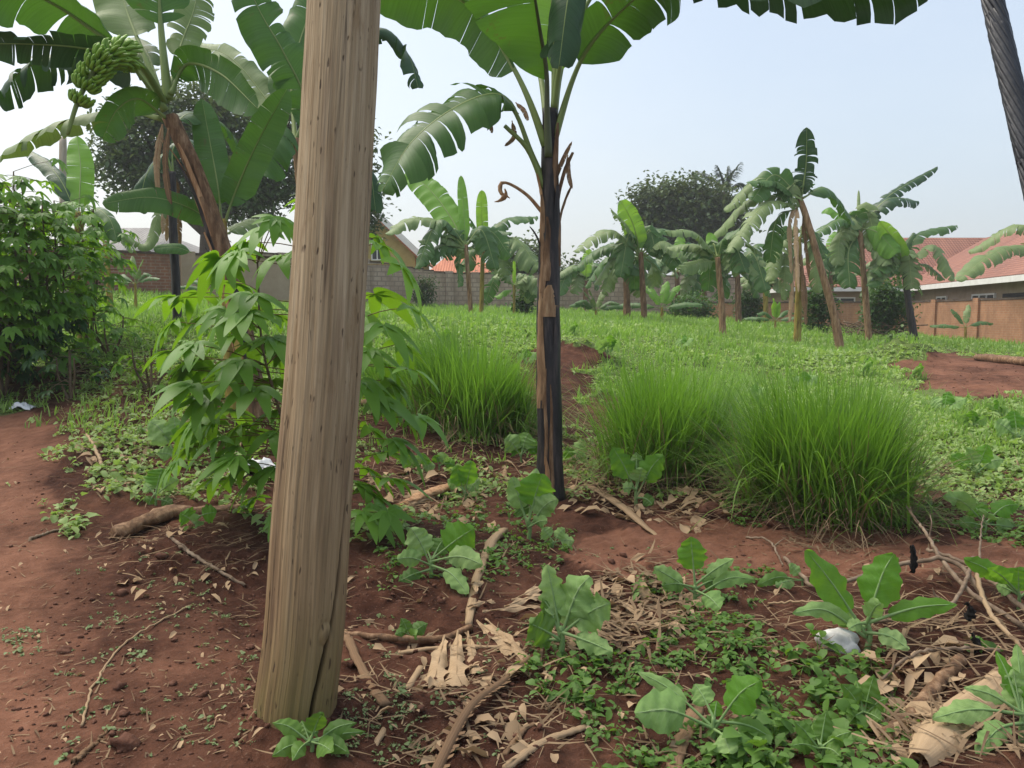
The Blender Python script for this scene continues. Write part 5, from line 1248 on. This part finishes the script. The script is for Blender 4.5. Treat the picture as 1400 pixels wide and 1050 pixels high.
dry_blades(None, [(608, 876, 592, 950, 19, .015), (626, 872, 624, 952, 17, .02), (640, 868, 650, 936, 11, .008), (652, 860, 706, 905, 13, .015), (664, 858, 724, 922, 9, .02), (600, 868, 560, 880, 6, .01)], 'fallen_leaf', 'crumpled pale dry banana leaf in the middle of the bare soil', 'dry leaf')
dry_blades(None, [(640, 838, 676, 822, 7, .03), (690, 838, 745, 812, 9, .03), (660, 846, 740, 830, 8, .02), (700, 830, 760, 800, 9, .02), (650, 830, 655, 800, 8, .04)], 'fallen_leaf', 'torn dry leaf strips trailing up from the crumpled leaf', 'dry leaf')
def rachis():
    c = ground_curve([(585, 1080), (640, 1000), (690, 945), (724, 916)], .02); p = bez(c, 60); T, A, B = frames(p); g = np.random.default_rng(9); mb = MB()
    tube(mb, p, np.linspace(.022, .012, 61), 8)
    for i in range(2, 60, 2):
        for sd in (-1, 1):
            L = g.uniform(.02, .05); o = p[i]; v = nrm(A[i] * sd + T[i] * g.uniform(-.2, .5) + np.array([0, 0, .35])); s = T[i] * .011
            mb.add([o - s, o + s, o + v * L + s * .7, o + v * L - s * .6], [[0, 1, 2, 3]], 0, g.random())
    tag(mb.build('dry_stalk', M['dryd'], origin=c[0]), 'dry midrib with short ragged leaf stubs along both sides', 'dry stalk', DG)
rachis()
stick('dry_stalk', 'dry stick lying across the bottom edge left of the green patch', 'dry stalk', [(690, 1070), (740, 1030), (800, 995)], (13, 14, 11), 'dry', 8, 7, .6, group=DG)
stick('dry_stalk', 'short broken stalk just behind the bottom edge stick', 'dry stalk', [(690, 1040), (720, 1015), (742, 1000)], (9, 8), 'dryd', 8, 8, .7, group=DG)
stick('dry_stalk', 'brown slab of stalk under the big pale round leaf', 'dry stalk', [(915, 1060), (940, 1000), (965, 955)], (26, 24, 18), 'dryd', 8, 9, .35, group=DG)
stick('dry_stalk', 'brown stalk crossing behind the foreground kale', 'dry stalk', [(1000, 985), (1040, 965), (1085, 1000), (1120, 1020)], (16, 20, 14), 'dryd', 8, 10, .45, group=DG)
stick('fallen_leaf', 'curved dry leaf arching away from the charred stem foot', 'dry leaf', [(776, 682), (800, 676, .03), (840, 695, .03), (905, 738)], (8, 15, 12, 4), 'dry', 8, 11, .3)
LG = 'cut banana stem pieces'
def frayed(mb, p, rr, g):
    for e, s in ((0, -1), (-1, 1)):
        T = nrm(p[1] - p[0]) * s if e == 0 else nrm(p[-1] - p[-2])
        for i in range(9):
            v = nrm(T + g.normal(0, .3, 3)); o = p[e] + g.normal(0, rr[e] * .4, 3); w = np.cross(v, [0, 0, 1]) * rr[e] * .25
            L = g.uniform(.04, .11); mb.add([o - w, o + w, o + v * L + w * .3, o + v * L - w * .3], [[0, 1, 2, 3]], 0, g.random())
stick('stem_log', 'orange brown cut banana stem lying behind the cassava', 'stem piece', [(495, 556), (550, 566), (612, 582)], (15, 19, 20), 'trunko', 12, 12, .8, group=LG, extra=frayed)
stick('stem_log', 'short yellowish stalk propped on the cut stem end', 'stem piece', [(606, 610), (628, 596, .05), (652, 580, .12)], (7, 8, 6), 'dry', 8, 13, group=LG)
stick('stem_log', 'frayed grey brown cut stem left of the wooden pole', 'stem piece', [(160, 742), (230, 720), (290, 712), (345, 702)], (26, 25, 20, 16), 'trunkb', 12, 14, .75, group=LG, extra=frayed)
stick('stem_log', 'flat slab of dry stem below the drooping cassava leaves', 'stem piece', [(545, 698), (590, 680), (645, 662)], (14, 22, 16), 'sheath', 10, 15, .5, group=LG, extra=frayed)
stick('stem_log', 'pale curved slab of stem beneath the flat slab', 'stem piece', [(540, 705), (570, 692), (610, 676)], (8, 10, 6), 'dry', 8, 16, .6, group=LG)
stick('stem_log', 'dark fallen stem at the far right edge of the field', 'stem piece', [(1335, 492), (1370, 497), (1430, 504)], (10, 16, 16), 'trunkb', 10, 17, .8, group=LG, extra=frayed)
stick('stem_log', 'pale dead stem lying across the end of the mud path', 'stem piece', [(28, 524), (60, 518), (98, 516)], (10, 9, 5), 'dry', 8, 18, .7, group=LG)
stick('stem_log', 'thick brown cut stem under the right twigs', 'stem piece', [(1208, 1012), (1250, 970), (1312, 915)], (22, 19, 17), 'trunkb', 10, 19, group=LG)
def husk():
    g = np.random.default_rng(4); mb = MB(); n = 26; m = 11; c = bez(ground_curve([(1255, 1065), (1300, 1000), (1350, 950), (1410, 905)], .0), n); T, A, B = frames(c)
    V = np.zeros((n + 1, m, 3)); U = np.zeros_like(V)
    for i in range(n + 1):
        f = i / n; w = .085 * (1 - .3 * f) * (1 - .6 * (1 - min(1, f * 6)))
        for j in range(m):
            e = (j / (m - 1) - .5) * 2
            side = np.array([A[i][0], A[i][1], 0]); side = nrm(side)
            V[i, j] = c[i] + side * e * w + np.array([0, 0, .065 * math.sqrt(max(0, 1 - e * e * .85)) + g.normal(0, .0015) - .01]); U[i, j] = (e * .05, f, 0)
    grid(mb, V, 0, .8, U)
    tag(mb.build('dry_husk', M['dry'], origin=c[0]), 'broad pale dry stem husk lying near the right twigs', 'dry husk')
husk()
TW = 'dry twigs and sticks'
def twig(label, pts, w, matk='twig', seed=1, side=()):
    g = np.random.default_rng(seed); c = ground_curve(pts, .008); d = depth(c[0]); mb = MB()
    p = bez(c, 36); p[1:-1] += g.normal(0, .003, (35, 3)); tube(mb, p, np.interp(np.linspace(0, 1, 37), [0, 1], [w[0] * d / FPX / 2, w[1] * d / FPX / 2]), 7, 0, g.random())
    for t, dx, dy, dz in side:
        i = int(t * 36); q = p[i] + np.array([dx, dy, dz]); tube(mb, bez([p[i], (p[i] + q) / 2 + g.normal(0, .01, 3), q], 8), [w[1] * d / FPX / 2, .0015], 6, 0, g.random())
    return tag(mb.build('twig', M[matk], origin=c[0]), label, 'twig', TW)
twig('long thin curved pale stem lying on the bare soil', [(112, 996), (130, 940), (170, 888), (225, 852), (262, 832)], (4, 3), 'dry', 1)
twig('bent grey twig by the frayed cut stem', [(230, 754), (262, 778, .02), (300, 795), (335, 802)], (5, 4), 'twig', 2, [(.4, -.08, .05, .02)])
twig('forked pale root at the very bottom left of the soil', [(100, 1045), (125, 1022), (150, 1005)], (9, 4), 'dryd', 3, [(.5, -.03, .06, .02), (.7, .06, .02, .02)])
twig('long bowed brown twig running behind the large kale', [(1072, 775, .02), (1095, 802, .05), (1125, 818, .07), (1220, 812, .10), (1300, 815, .12), (1345, 838, .05)], (5, 6), 'twig', 4)
twig('dark twig rising steeply at the back of the tangle', [(1400, 868, .02), (1330, 842, .08), (1290, 815, .10), (1262, 775, .16), (1238, 740, .2)], (8, 4), 'twig', 5, [(.6, .05, .1, .12), (.75, -.04, .05, .1)])
twig('straight grey stick across the tangle to the right edge', [(1265, 790, .10), (1330, 812, .08), (1420, 862, .03)], (5, 7), 'twig', 6)
twig('pale bent twig hooked over the tangle', [(1328, 808, .10), (1348, 850, .06), (1372, 880, .03), (1412, 902)], (7, 5), 'dry', 7, [(.1, -.1, -.05, .02)])
twig('grey forked twig low in the tangle', [(1140, 882, .02), (1200, 872, .02), (1270, 868, .05), (1310, 845, .09), (1328, 810, .12)], (4, 7), 'twig', 8, [(.5, -.05, .05, .08)])
twig('thin brown twig in front of the cut stem', [(1205, 940, .02), (1250, 922, .04), (1310, 912, .04), (1365, 908)], (4, 6), 'twig', 9)
twig('short upright twig at the back near the soil strip', [(1338, 800, .02), (1338, 775, .1), (1342, 752, .16)], (4, 2), 'twig', 10)
twig('thick brown branch on the right edge by the kale', [(1345, 812, .05), (1390, 835, .06), (1450, 862, .06)], (10, 9), 'twig', 11)
twig('small crooked twig by the edge of the soil strip', [(1020, 735), (1050, 748, .03), (1070, 782, .03)], (3, 2), 'twig', 12, [(.5, .1, .05, .05)])
twig('thin dry stem among leaf litter behind the straw', [(1050, 830), (1120, 842, .04), (1200, 850, .02)], (3, 3), 'dry', 13)
twig('short dark stick on the edge of the path', [(40, 740), (75, 728), (108, 722)], (5, 3), 'twig', 14)
twig('fallen stick below the cassava bushes on the litter', [(140, 640), (128, 622), (118, 600)], (5, 4), 'dry', 15)
def stub(label, px, py, h, w, lift):
    b = g1(px, py) + Vector((0, 0, lift)); d = depth(b); k = d / FPX; g = np.random.default_rng(int(px)); mb = MB()
    p = bez([b, b + Vector((.01, 0, h * k * .5)), b + Vector((-.004, .01, h * k))], 12)
    tube(mb, p, np.interp(np.linspace(0, 1, 13), [0, .25, .7, 1], np.array([.55, 1, .8, .35]) * w * k / 2), 8, 0, .5, True, lambda t, th: (vnoise(np.cos(th) * 4, t * 16 + np.sin(th) * 3, int(px)) - .5) * w * k * .9)
    tag(mb.build('charred_stub', M['charred'], origin=b), label, 'charred wood', 'charred stubs in the twigs')
stub('black charred stub hanging upright at the top of the twigs', 1245, 818, 38, 7, .13)
stub('black charred knot in the middle of the tangle of twigs', 1322, 876, 24, 10, .08)
stub('black charred stub standing lowest under the twigs', 1330, 906, 26, 10, .0)
def rock(name, label, cat, px, py, rx, ry, matk, seed, sub=3, ang=.25):
    import bmesh
    b = g1(px, py); k = depth(b) / FPX; bm = bmesh.new(); bmesh.ops.create_icosphere(bm, subdivisions=sub, radius=1); V = np.array([v.co[:] for v in bm.verts]); F = [[v.index for v in f.verts] for f in bm.faces]; bm.free()
    q = 1 + (fbm(V[:, 0] * 1.3 + seed, V[:, 1] * 1.3 + V[:, 2], seed, 3) - .45) * 1.1
    V = V * q[:, None] * np.array([rx, rx * .8, ry]) * k; c, s = math.cos(ang), math.sin(ang); V = np.c_[V[:, 0] * c + V[:, 2] * s, V[:, 1], -V[:, 0] * s + V[:, 2] * c]
    V = V + np.array(b) + np.array([0, 0, ry * k * .25]); mb = MB(); mb.add(V, F, 0, .5)
    tag(mb.build(name, M[matk], origin=b), label, cat)
rock('white_stone', 'white stone lying behind the large bright kale', 'stone', 1147, 888, 27, 17, 'stone', 9, ang=.3)
rock('soil_clod', 'round brown lump of soil by the widest tussock', 'soil clod', 974, 712, 19, 12, 'clod', 5)
rock('soil_clod', 'flat lump of pale soil left of the widest tussock front', 'soil clod', 1062, 727, 17, 6, 'clod', 6)
rock('soil_clod', 'lump of soil on the bare ground left of the pole foot', 'soil clod', 172, 1026, 19, 12, 'clod', 7)
rock('soil_clod', 'small soil lump on the slope beside the path', 'soil clod', 90, 892, 11, 7, 'clod', 8)
rock('soil_clod', 'dark soil lump to the right of the widest tussock', 'soil clod', 1300, 700, 20, 14, 'clod', 9)
def scrap(label, px, py, w, h, seed):
    g = np.random.default_rng(seed); b = g1(px, py); k = depth(b) / FPX; n = 16; V = np.zeros((n, n, 3))
    for i in range(n):
        for j in range(n):
            x = (i / (n - 1) - .5) * w * k; y = (j / (n - 1) - .5) * w * k * .7
            z = .01 + h * k * float(vnoise(i * .5 + seed, j * .5, seed)) * (1 - .5 * ((i / (n - 1) - .5) ** 2 + (j / (n - 1) - .5) ** 2) * 4)
            V[i, j] = np.array(b) + (x * (1 + .2 * g.random()), y, max(.012, z))
    mb = MB(); grid(mb, V); o = mb.build('plastic_scrap', M['plastic'], origin=b); tag(o, label, 'litter')
scrap('crumpled white plastic scrap behind the cassava near the cut stem', 350, 655, 56, 26, 2)
scrap('small white plastic scrap on the far path edge', 32, 560, 26, 14, 3)

# ------------------------------------------------------------------ ground vegetation and litter (stuff)
def region(poly, n, jit=0.):
    p = np.array(poly, float); lo, hi = p.min(0), p.max(0); out = np.zeros((0, 2))
    while len(out) < n:
        q = rng.uniform(lo, hi, (n * 2, 2)); out = np.vstack([out, q[inpoly(q[:, 0], q[:, 1], poly)]])
    return gp(out[:n, 0], out[:n, 1])
def far_field():
    n = 90000; u = rng.random(n); y = 6.0 * (44 / 6.0) ** u; x = rng.uniform(-1, 1, n) * (.72 * y + 1.5)
    z = G(x, y); c = cover(x, y, z); keep = rng.random(n) < np.clip(c - .12, 0, 1) * np.clip(-.45 + 2.5 * fbm(x * .8, y * .8, 6, 4), 0, 1.0); C = np.c_[x, y, z][keep]
    mb = MB(); N = len(C); k = 5; s = np.clip(.032 + .0026 * C[:, 1], .04, .11) * (.6 + .9 * vnoise(C[:, 0] * .6, C[:, 1] * .6, 77)) * rng.uniform(.6, 1.5, N)
    tone = np.clip(.5 + 2.6 * (fbm(C[:, 0] * .45, C[:, 1] * .45, 12, 4) - .46) + rng.normal(0, .12, N), 0, 1)
    O = np.repeat(C, k, 0) + rng.normal(0, 1, (N * k, 3)) * np.repeat(s, k)[:, None] * np.array([.5, .5, .22]); O[:, 2] = np.maximum(O[:, 2], np.repeat(C[:, 2], k) + .01)
    L = np.repeat(s, k) * rng.uniform(.7, 1.3, N * k)
    scatter_leaves(mb, O, rng.uniform(0, 6.28, N * k), rng.normal(.35, .4, N * k), L, L * rng.uniform(.16, .40, N * k), np.clip(np.repeat(tone, k) + rng.normal(0, .15, N * k), 0, 1), 0, .25, .4, False)
    tag(mb.build('ground_cover', M['field']), 'low green leafy cover spreading over the sloping field', 'ground cover', kind='stuff')
    n = 52000; u = rng.random(n); y = 7.5 * (44 / 7.5) ** u; x = rng.uniform(-1, 1, n) * (.72 * y + 1.5); z = G(x, y); px, py = proj(x, y, z); c = cover(x, y, z)
    w = np.clip(fbm(x * .7, y * .7, 21, 3) * 2.6 - .6, 0, 1) + ((px < 260) & (py < 470)) * .7 + (py < 462) * .5
    keep = rng.random(n) < np.clip(c - .1, 0, 1) * np.clip(w, 0, 1); C = np.c_[x, y, z][keep]; N = len(C)
    mb = MB(); scatter_blades(mb, np.repeat(C, 3, 0) + rng.normal(0, .03, (N * 3, 3)) * [1, 1, 0], rng.uniform(0, 6.28, N * 3), np.abs(rng.normal(.2, .2, N * 3)), np.abs(rng.normal(.5, .4, N * 3)), np.repeat(.08 + .004 * C[:, 1], 3) * rng.uniform(.6, 1.6, N * 3), np.repeat(.003 + .0005 * C[:, 1], 3), rng.random(N * 3), 3)
    tag(mb.build('short_grass', M['grassl']), 'short green grass across the field and left slope', 'grass', kind='stuff')
far_field()
def rosettes(name, label, C, smin, smax, mt, k=7, h=.5, elev=.35):
    N = len(C); s = rng.uniform(smin, smax, N) * np.exp(rng.normal(0, .2, N)); mb = MB(); tone = rng.normal(.5, .22, N)
    O = np.repeat(C, k, 0) + rng.normal(0, 1, (N * k, 3)) * np.repeat(s, k)[:, None] * np.array([.55, .55, 0]); O[:, 2] += np.repeat(s, k) * rng.uniform(.05, h * 2, N * k)
    L = np.repeat(s, k) * rng.uniform(.6, 1.3, N * k)
    scatter_leaves(mb, O, rng.uniform(0, 6.28, N * k), rng.normal(elev, .4, N * k), L, L * rng.uniform(.26, .42, N * k), np.clip(np.repeat(tone, k) + rng.normal(0, .15, N * k), 0, 1), 0, .25, .45)
    st = rng.integers(0, N * k, N * k // 2); scatter_blades(mb, np.repeat(C, k, 0)[st], rng.uniform(0, 6.28, len(st)), np.abs(rng.normal(.4, .3, len(st))), np.full(len(st), .2), (O[st, 2] - np.repeat(C, k, 0)[st][:, 2]) * 1.2 + .01, np.full(len(st), .0014), np.full(len(st), .5), 2)
    tag(mb.build(name, M[mt]), label, 'weeds', kind='stuff')
RB = [(860, 905), (905, 868), (1000, 832), (1040, 850), (1075, 905), (1120, 905), (1225, 1005), (1240, 1080), (820, 1090), (770, 985)]
rosettes('low_weeds', 'low bright weeds carpeting the right foreground soil', np.vstack([
    region(RB, 130), region([(885, 860), (930, 835), (1030, 850), (1075, 905), (1050, 925), (905, 920)], 120), region([(660, 738), (770, 705), (790, 745), (760, 790), (650, 790)], 70), region([(975, 690), (1290, 690), (1300, 728), (1000, 722)], 420),
    region([(600, 668), (745, 690), (700, 740), (560, 735)], 120), region([(500, 770), (690, 740), (700, 800), (500, 820)], 60), region([(860, 800), (1060, 770), (1050, 830), (880, 830)], 60), region([(720, 890), (880, 900), (860, 980), (720, 960)], 70),
    region([(1290, 690), (1420, 690), (1420, 760), (1310, 740)], 150), region([(890, 1010), (1250, 940), (1250, 1070), (870, 1070)], 80)]), .022, .042, 'weed', 7, .45)
rosettes('leafy_weeds', 'larger leafed weeds in the lower right corner patch', np.vstack([region([(1020, 960), (1120, 930), (1230, 1000), (1240, 1090), (1000, 1090)], 42), region([(1085, 905), (1200, 900), (1230, 960), (1100, 960)], 22), region([(960, 1010), (1060, 990), (1060, 1090), (960, 1090)], 20)]),   .036, .07, 'weed', 8, .7, .2)
rosettes('small_seedlings', 'tiny scattered seedlings on the bare soil', np.vstack([region([(100, 770), (350, 800), (350, 1040), (60, 1040)], 130), region([(180, 770), (290, 775), (300, 870), (170, 850)], 30), region([(460, 770), (760, 780), (740, 1040), (480, 1040)], 110), region([(0, 860), (60, 860), (60, 905), (0, 905)], 28),
    region([(770, 740), (1280, 735), (1290, 780), (800, 790)], 30), region([(430, 950), (560, 960), (600, 1050), (440, 1050)], 90)]), .010, .020, 'weedp', 6, .3)
rosettes('mixed_weeds', 'scrubby weeds on the litter between path and cassava', np.vstack([region([(85, 590), (300, 560), (400, 640), (330, 700), (130, 690), (75, 630)], 230), region([(80, 500), (320, 470), (400, 560), (290, 585), (110, 575)], 240), region([(60, 470), (400, 430), (420, 500), (80, 520)], 240), region([(600, 640), (860, 640), (860, 690), (620, 690)], 120), region([(1270, 560), (1420, 540), (1420, 690), (1290, 690)], 300), region([(60, 690), (120, 690), (120, 740), (70, 730)], 20), region([(300, 700), (560, 700), (560, 760), (380, 770)], 90)]), .035, .075, 'field', 6, .6)
def litter():
    mb = MB()
    def add(poly, n, l0, l1, w0, w1, lift=.02):
        C = region(poly, n); C[:, 2] += rng.uniform(.004, lift, n)
        az = rng.uniform(0, 6.28, n); L = rng.uniform(l0, l1, n); scatter_blades(mb, C, az, rng.normal(1.45, .12, n), rng.normal(.15, .25, n), L, rng.uniform(w0, w1, n) * .6, rng.beta(1.6, 2, n), 4, 0, az + PI / 2 + 0 * L)
    add([(480, 555), (640, 575), (740, 640), (740, 690), (540, 710), (480, 660)], 700, .08, .35, .004, .014, .05)
    add([(770, 640), (850, 560), (830, 640), (1000, 700), (960, 730), (780, 690)], 420, .08, .35, .004, .014, .05)
    add([(780, 560), (812, 480), (815, 620), (790, 660)], 160, .1, .4, .004, .012, .06)
    add([(800, 800), (900, 770), (960, 830), (900, 900), (780, 905), (720, 860)], 460, .05, .22, .005, .018, .045)
    add([(1070, 728), (1200, 728), (1190, 762), (1080, 760)], 140, .06, .2, .004, .010, .02)
    add([(1180, 880), (1400, 850), (1420, 1060), (1210, 1060)], 300, .06, .3, .004, .014, .05)
    add([(1030, 800), (1400, 780), (1400, 880), (1050, 890)], 220, .06, .28, .003, .009, .05)
    add([(560, 920), (760, 830), (780, 1060), (560, 1060)], 130, .04, .2, .003, .011, .02)
    add([(480, 900), (600, 900), (560, 1060), (470, 1060)], 40, .03, .12, .002, .006, .02)
    add([(85, 590), (330, 560), (400, 660), (330, 700), (130, 690)], 420, .06, .3, .003, .011, .04)
    add([(60, 500), (330, 490), (380, 560), (90, 580)], 650, .06, .35, .003, .012, .05)
    add([(120, 740), (360, 710), (380, 800), (160, 800)], 170, .04, .22, .003, .009, .03)
    add([(0, 740), (350, 760), (350, 1050), (0, 1050)], 380, .015, .09, .002, .006, .006)
    add([(770, 740), (1300, 735), (1300, 780), (800, 800)], 90, .02, .1, .002, .006, .008)
    add([(500, 740), (760, 740), (760, 830), (500, 830)], 120, .03, .16, .003, .009, .02)
    add([(1240, 500), (1400, 520), (1420, 690), (1290, 690)], 200, .1, .4, .005, .014, .04)
    add([(870, 860), (1100, 850), (1200, 1040), (860, 1060)], 140, .04, .2, .003, .009, .02)
    add([(330, 740), (1400, 740), (1400, 1050), (330, 1050)], 900, .03, .16, .002, .009, .015)
    add([(0, 560), (400, 500), (480, 740), (0, 760)], 260, .03, .2, .002, .008, .02)
    tag(mb.build('dry_litter', M['straw']), 'dry straw and shredded leaf litter strewn over the soil', 'litter', kind='stuff')
    mb = MB()
    def chips(poly, n, s0, s1):
        C = region(poly, n); C[:, 2] += rng.uniform(.005, .03, n); L = rng.uniform(s0, s1, n); scatter_leaves(mb, C, rng.uniform(0, 6.28, n), rng.normal(.1, .35, n), L, L * rng.uniform(.15, .4, n), rng.random(n), 0, .5, .6)
    chips([(800, 800), (900, 770), (960, 830), (900, 900), (780, 905), (720, 860)], 120, .05, .16); chips([(1180, 900), (1330, 880), (1300, 1050), (1190, 1050)], 60, .06, .18); chips([(480, 640), (740, 640), (740, 720), (540, 720)], 90, .08, .2)
    chips([(560, 940), (760, 900), (760, 1060), (560, 1060)], 40, .04, .12); chips([(780, 650), (1000, 690), (960, 735), (780, 700)], 110, .06, .2); chips([(90, 590), (330, 560), (380, 660), (140, 690)], 110, .05, .16); chips([(350, 780), (1400, 780), (1400, 1050), (350, 1050)], 260, .02, .08); chips([(0, 620), (350, 780), (350, 1050), (0, 1050)], 90, .012, .045); chips([(100, 740), (350, 740), (340, 830), (160, 820)], 40, .03, .1)
    tag(mb.build('fallen_leaf_litter', M['dry']), 'curled brown leaf fragments heaped among the straw', 'litter', kind='stuff')
litter()
def clods():
    import bmesh
    bm = bmesh.new(); bmesh.ops.create_icosphere(bm, subdivisions=2, radius=1); V0 = np.array([v.co[:] for v in bm.verts]); F0 = np.array([[v.index for v in f.verts] for f in bm.faces]); bm.free()
    C = np.vstack([region([(60, 780), (350, 800), (350, 1050), (0, 1050)], 420), region([(470, 770), (760, 780), (740, 1050), (470, 1050)], 380), region([(770, 740), (1300, 735), (1350, 790), (800, 800)], 110), region([(0, 600), (90, 600), (120, 760), (0, 800)], 40), region([(1210, 490), (1400, 495), (1400, 545), (1280, 540)], 80), region([(130, 720), (350, 720), (350, 800), (170, 800)], 130), region([(330, 940), (470, 940), (480, 1020), (330, 1020)], 220)])
    mb = MB(); n = len(C); s = .0032 * np.exp(np.abs(rng.normal(0, .65, n))) + .0004 * C[:, 1]
    for c, r in zip(C, s):
        o = rng.uniform(0, 99); q = 1 + (vnoise(V0[:, 0] * 1.6 + o, V0[:, 1] * 1.6 + V0[:, 2] + o, 3) - .5) * 1.1
        mb.add(V0 * q[:, None] * np.array([1, rng.uniform(.7, 1.1), rng.uniform(.5, .8)]) * r + c + [0, 0, r * .25], F0, 0, rng.random())
    tag(mb.build('soil_crumbs', M['clod']), 'crumbs and small clods of red soil', 'soil crumbs', kind='stuff')
clods()

def haze():
    m = bpy.data.materials.new('pale_haze'); m.use_nodes = True; n = m.node_tree; n.nodes.clear()
    o = n.nodes.new('ShaderNodeOutputMaterial'); v = n.nodes.new('ShaderNodeVolumePrincipled'); v.inputs['Density'].default_value = .0011; v.inputs['Color'].default_value = (.93, .95, .97, 1)
    n.links.new(v.outputs[0], o.inputs['Volume'])
    mb = MB(); box(mb, -560, 560, -12, 250, -1.6, 24); tag(mb.build('haze', m, None, False), 'thin pale haze hanging over the garden', 'haze', kind='stuff')
haze()
# ------------------------------------------------------------------ sky, sun, camera
EL, ROT = math.radians(62), math.radians(-60)
w = bpy.data.worlds.new('World'); scene.world = w; w.use_nodes = True; nt = w.node_tree
bg = nt.nodes['Background']
sky = nt.nodes.new('ShaderNodeTexSky'); sky.sky_type = 'NISHITA'; sky.sun_disc = False; sky.sun_elevation = EL; sky.sun_rotation = ROT; sky.air_density = 1.4; sky.dust_density = 4.0; sky.ozone_density = 1.5
tc = nd(nt, 'TexCoord').outputs['Generated']
cl = noise(nt, stretch(nt, tc, (1, 1, 2.2)), 1.6, 5., .55)
over = ramp(nt, cl, (.32, (.56, .66, .82)), (.68, (.70, .77, .87)))
sx = nd(nt, 'SeparateXYZ', Vector=tc)
gl = math_(nt, 'ADD', math_(nt, 'MULTIPLY', sx.outputs[0], -.9), math_(nt, 'MULTIPLY', sx.outputs[2], -.5))
over = mix(nt, ramp(nt, math_(nt, 'ADD', gl, .55), (.1, 0.), (.95, 1.)), over, (1.02, 1.03, 1.04))
ov = nd(nt, 'VectorMath', i0=over, _operation='SCALE'); ov.inputs['Scale'].default_value = 2.6
m_ = mix(nt, .72, sky.outputs[0], ov.outputs[0])
nt.links.new(m_, bg.inputs['Color']); bg.inputs['Strength'].default_value = .12
sl = bpy.data.lights.new('sun', 'SUN'); sl.energy = 1.5; sl.angle = math.radians(50); sl.color = (1, .93, .82)
so = bpy.data.objects.new('sun', sl); COL.objects.link(so)
sd = Vector((math.sin(ROT) * math.cos(EL), math.cos(ROT) * math.cos(EL), math.sin(EL))); so.rotation_euler = sd.to_track_quat('Z', 'Y').to_euler(); so.location = (0, 0, 30)
cam = bpy.data.cameras.new('camera'); cam.sensor_width = 36; cam.lens = 36 * FPX / 1400; cam.clip_start = .03; cam.clip_end = 2000
co = bpy.data.objects.new('camera', cam); COL.objects.link(co); co.location = CAM; co.rotation_euler = (PI / 2 - TH, 0, 0); scene.camera = co
scene.view_settings.view_transform = 'Standard'; scene.view_settings.look = 'None'; scene.view_settings.exposure = 1.5; scene.view_settings.gamma = 1
scene.cycles.max_bounces = 8; scene.cycles.transmission_bounces = 4
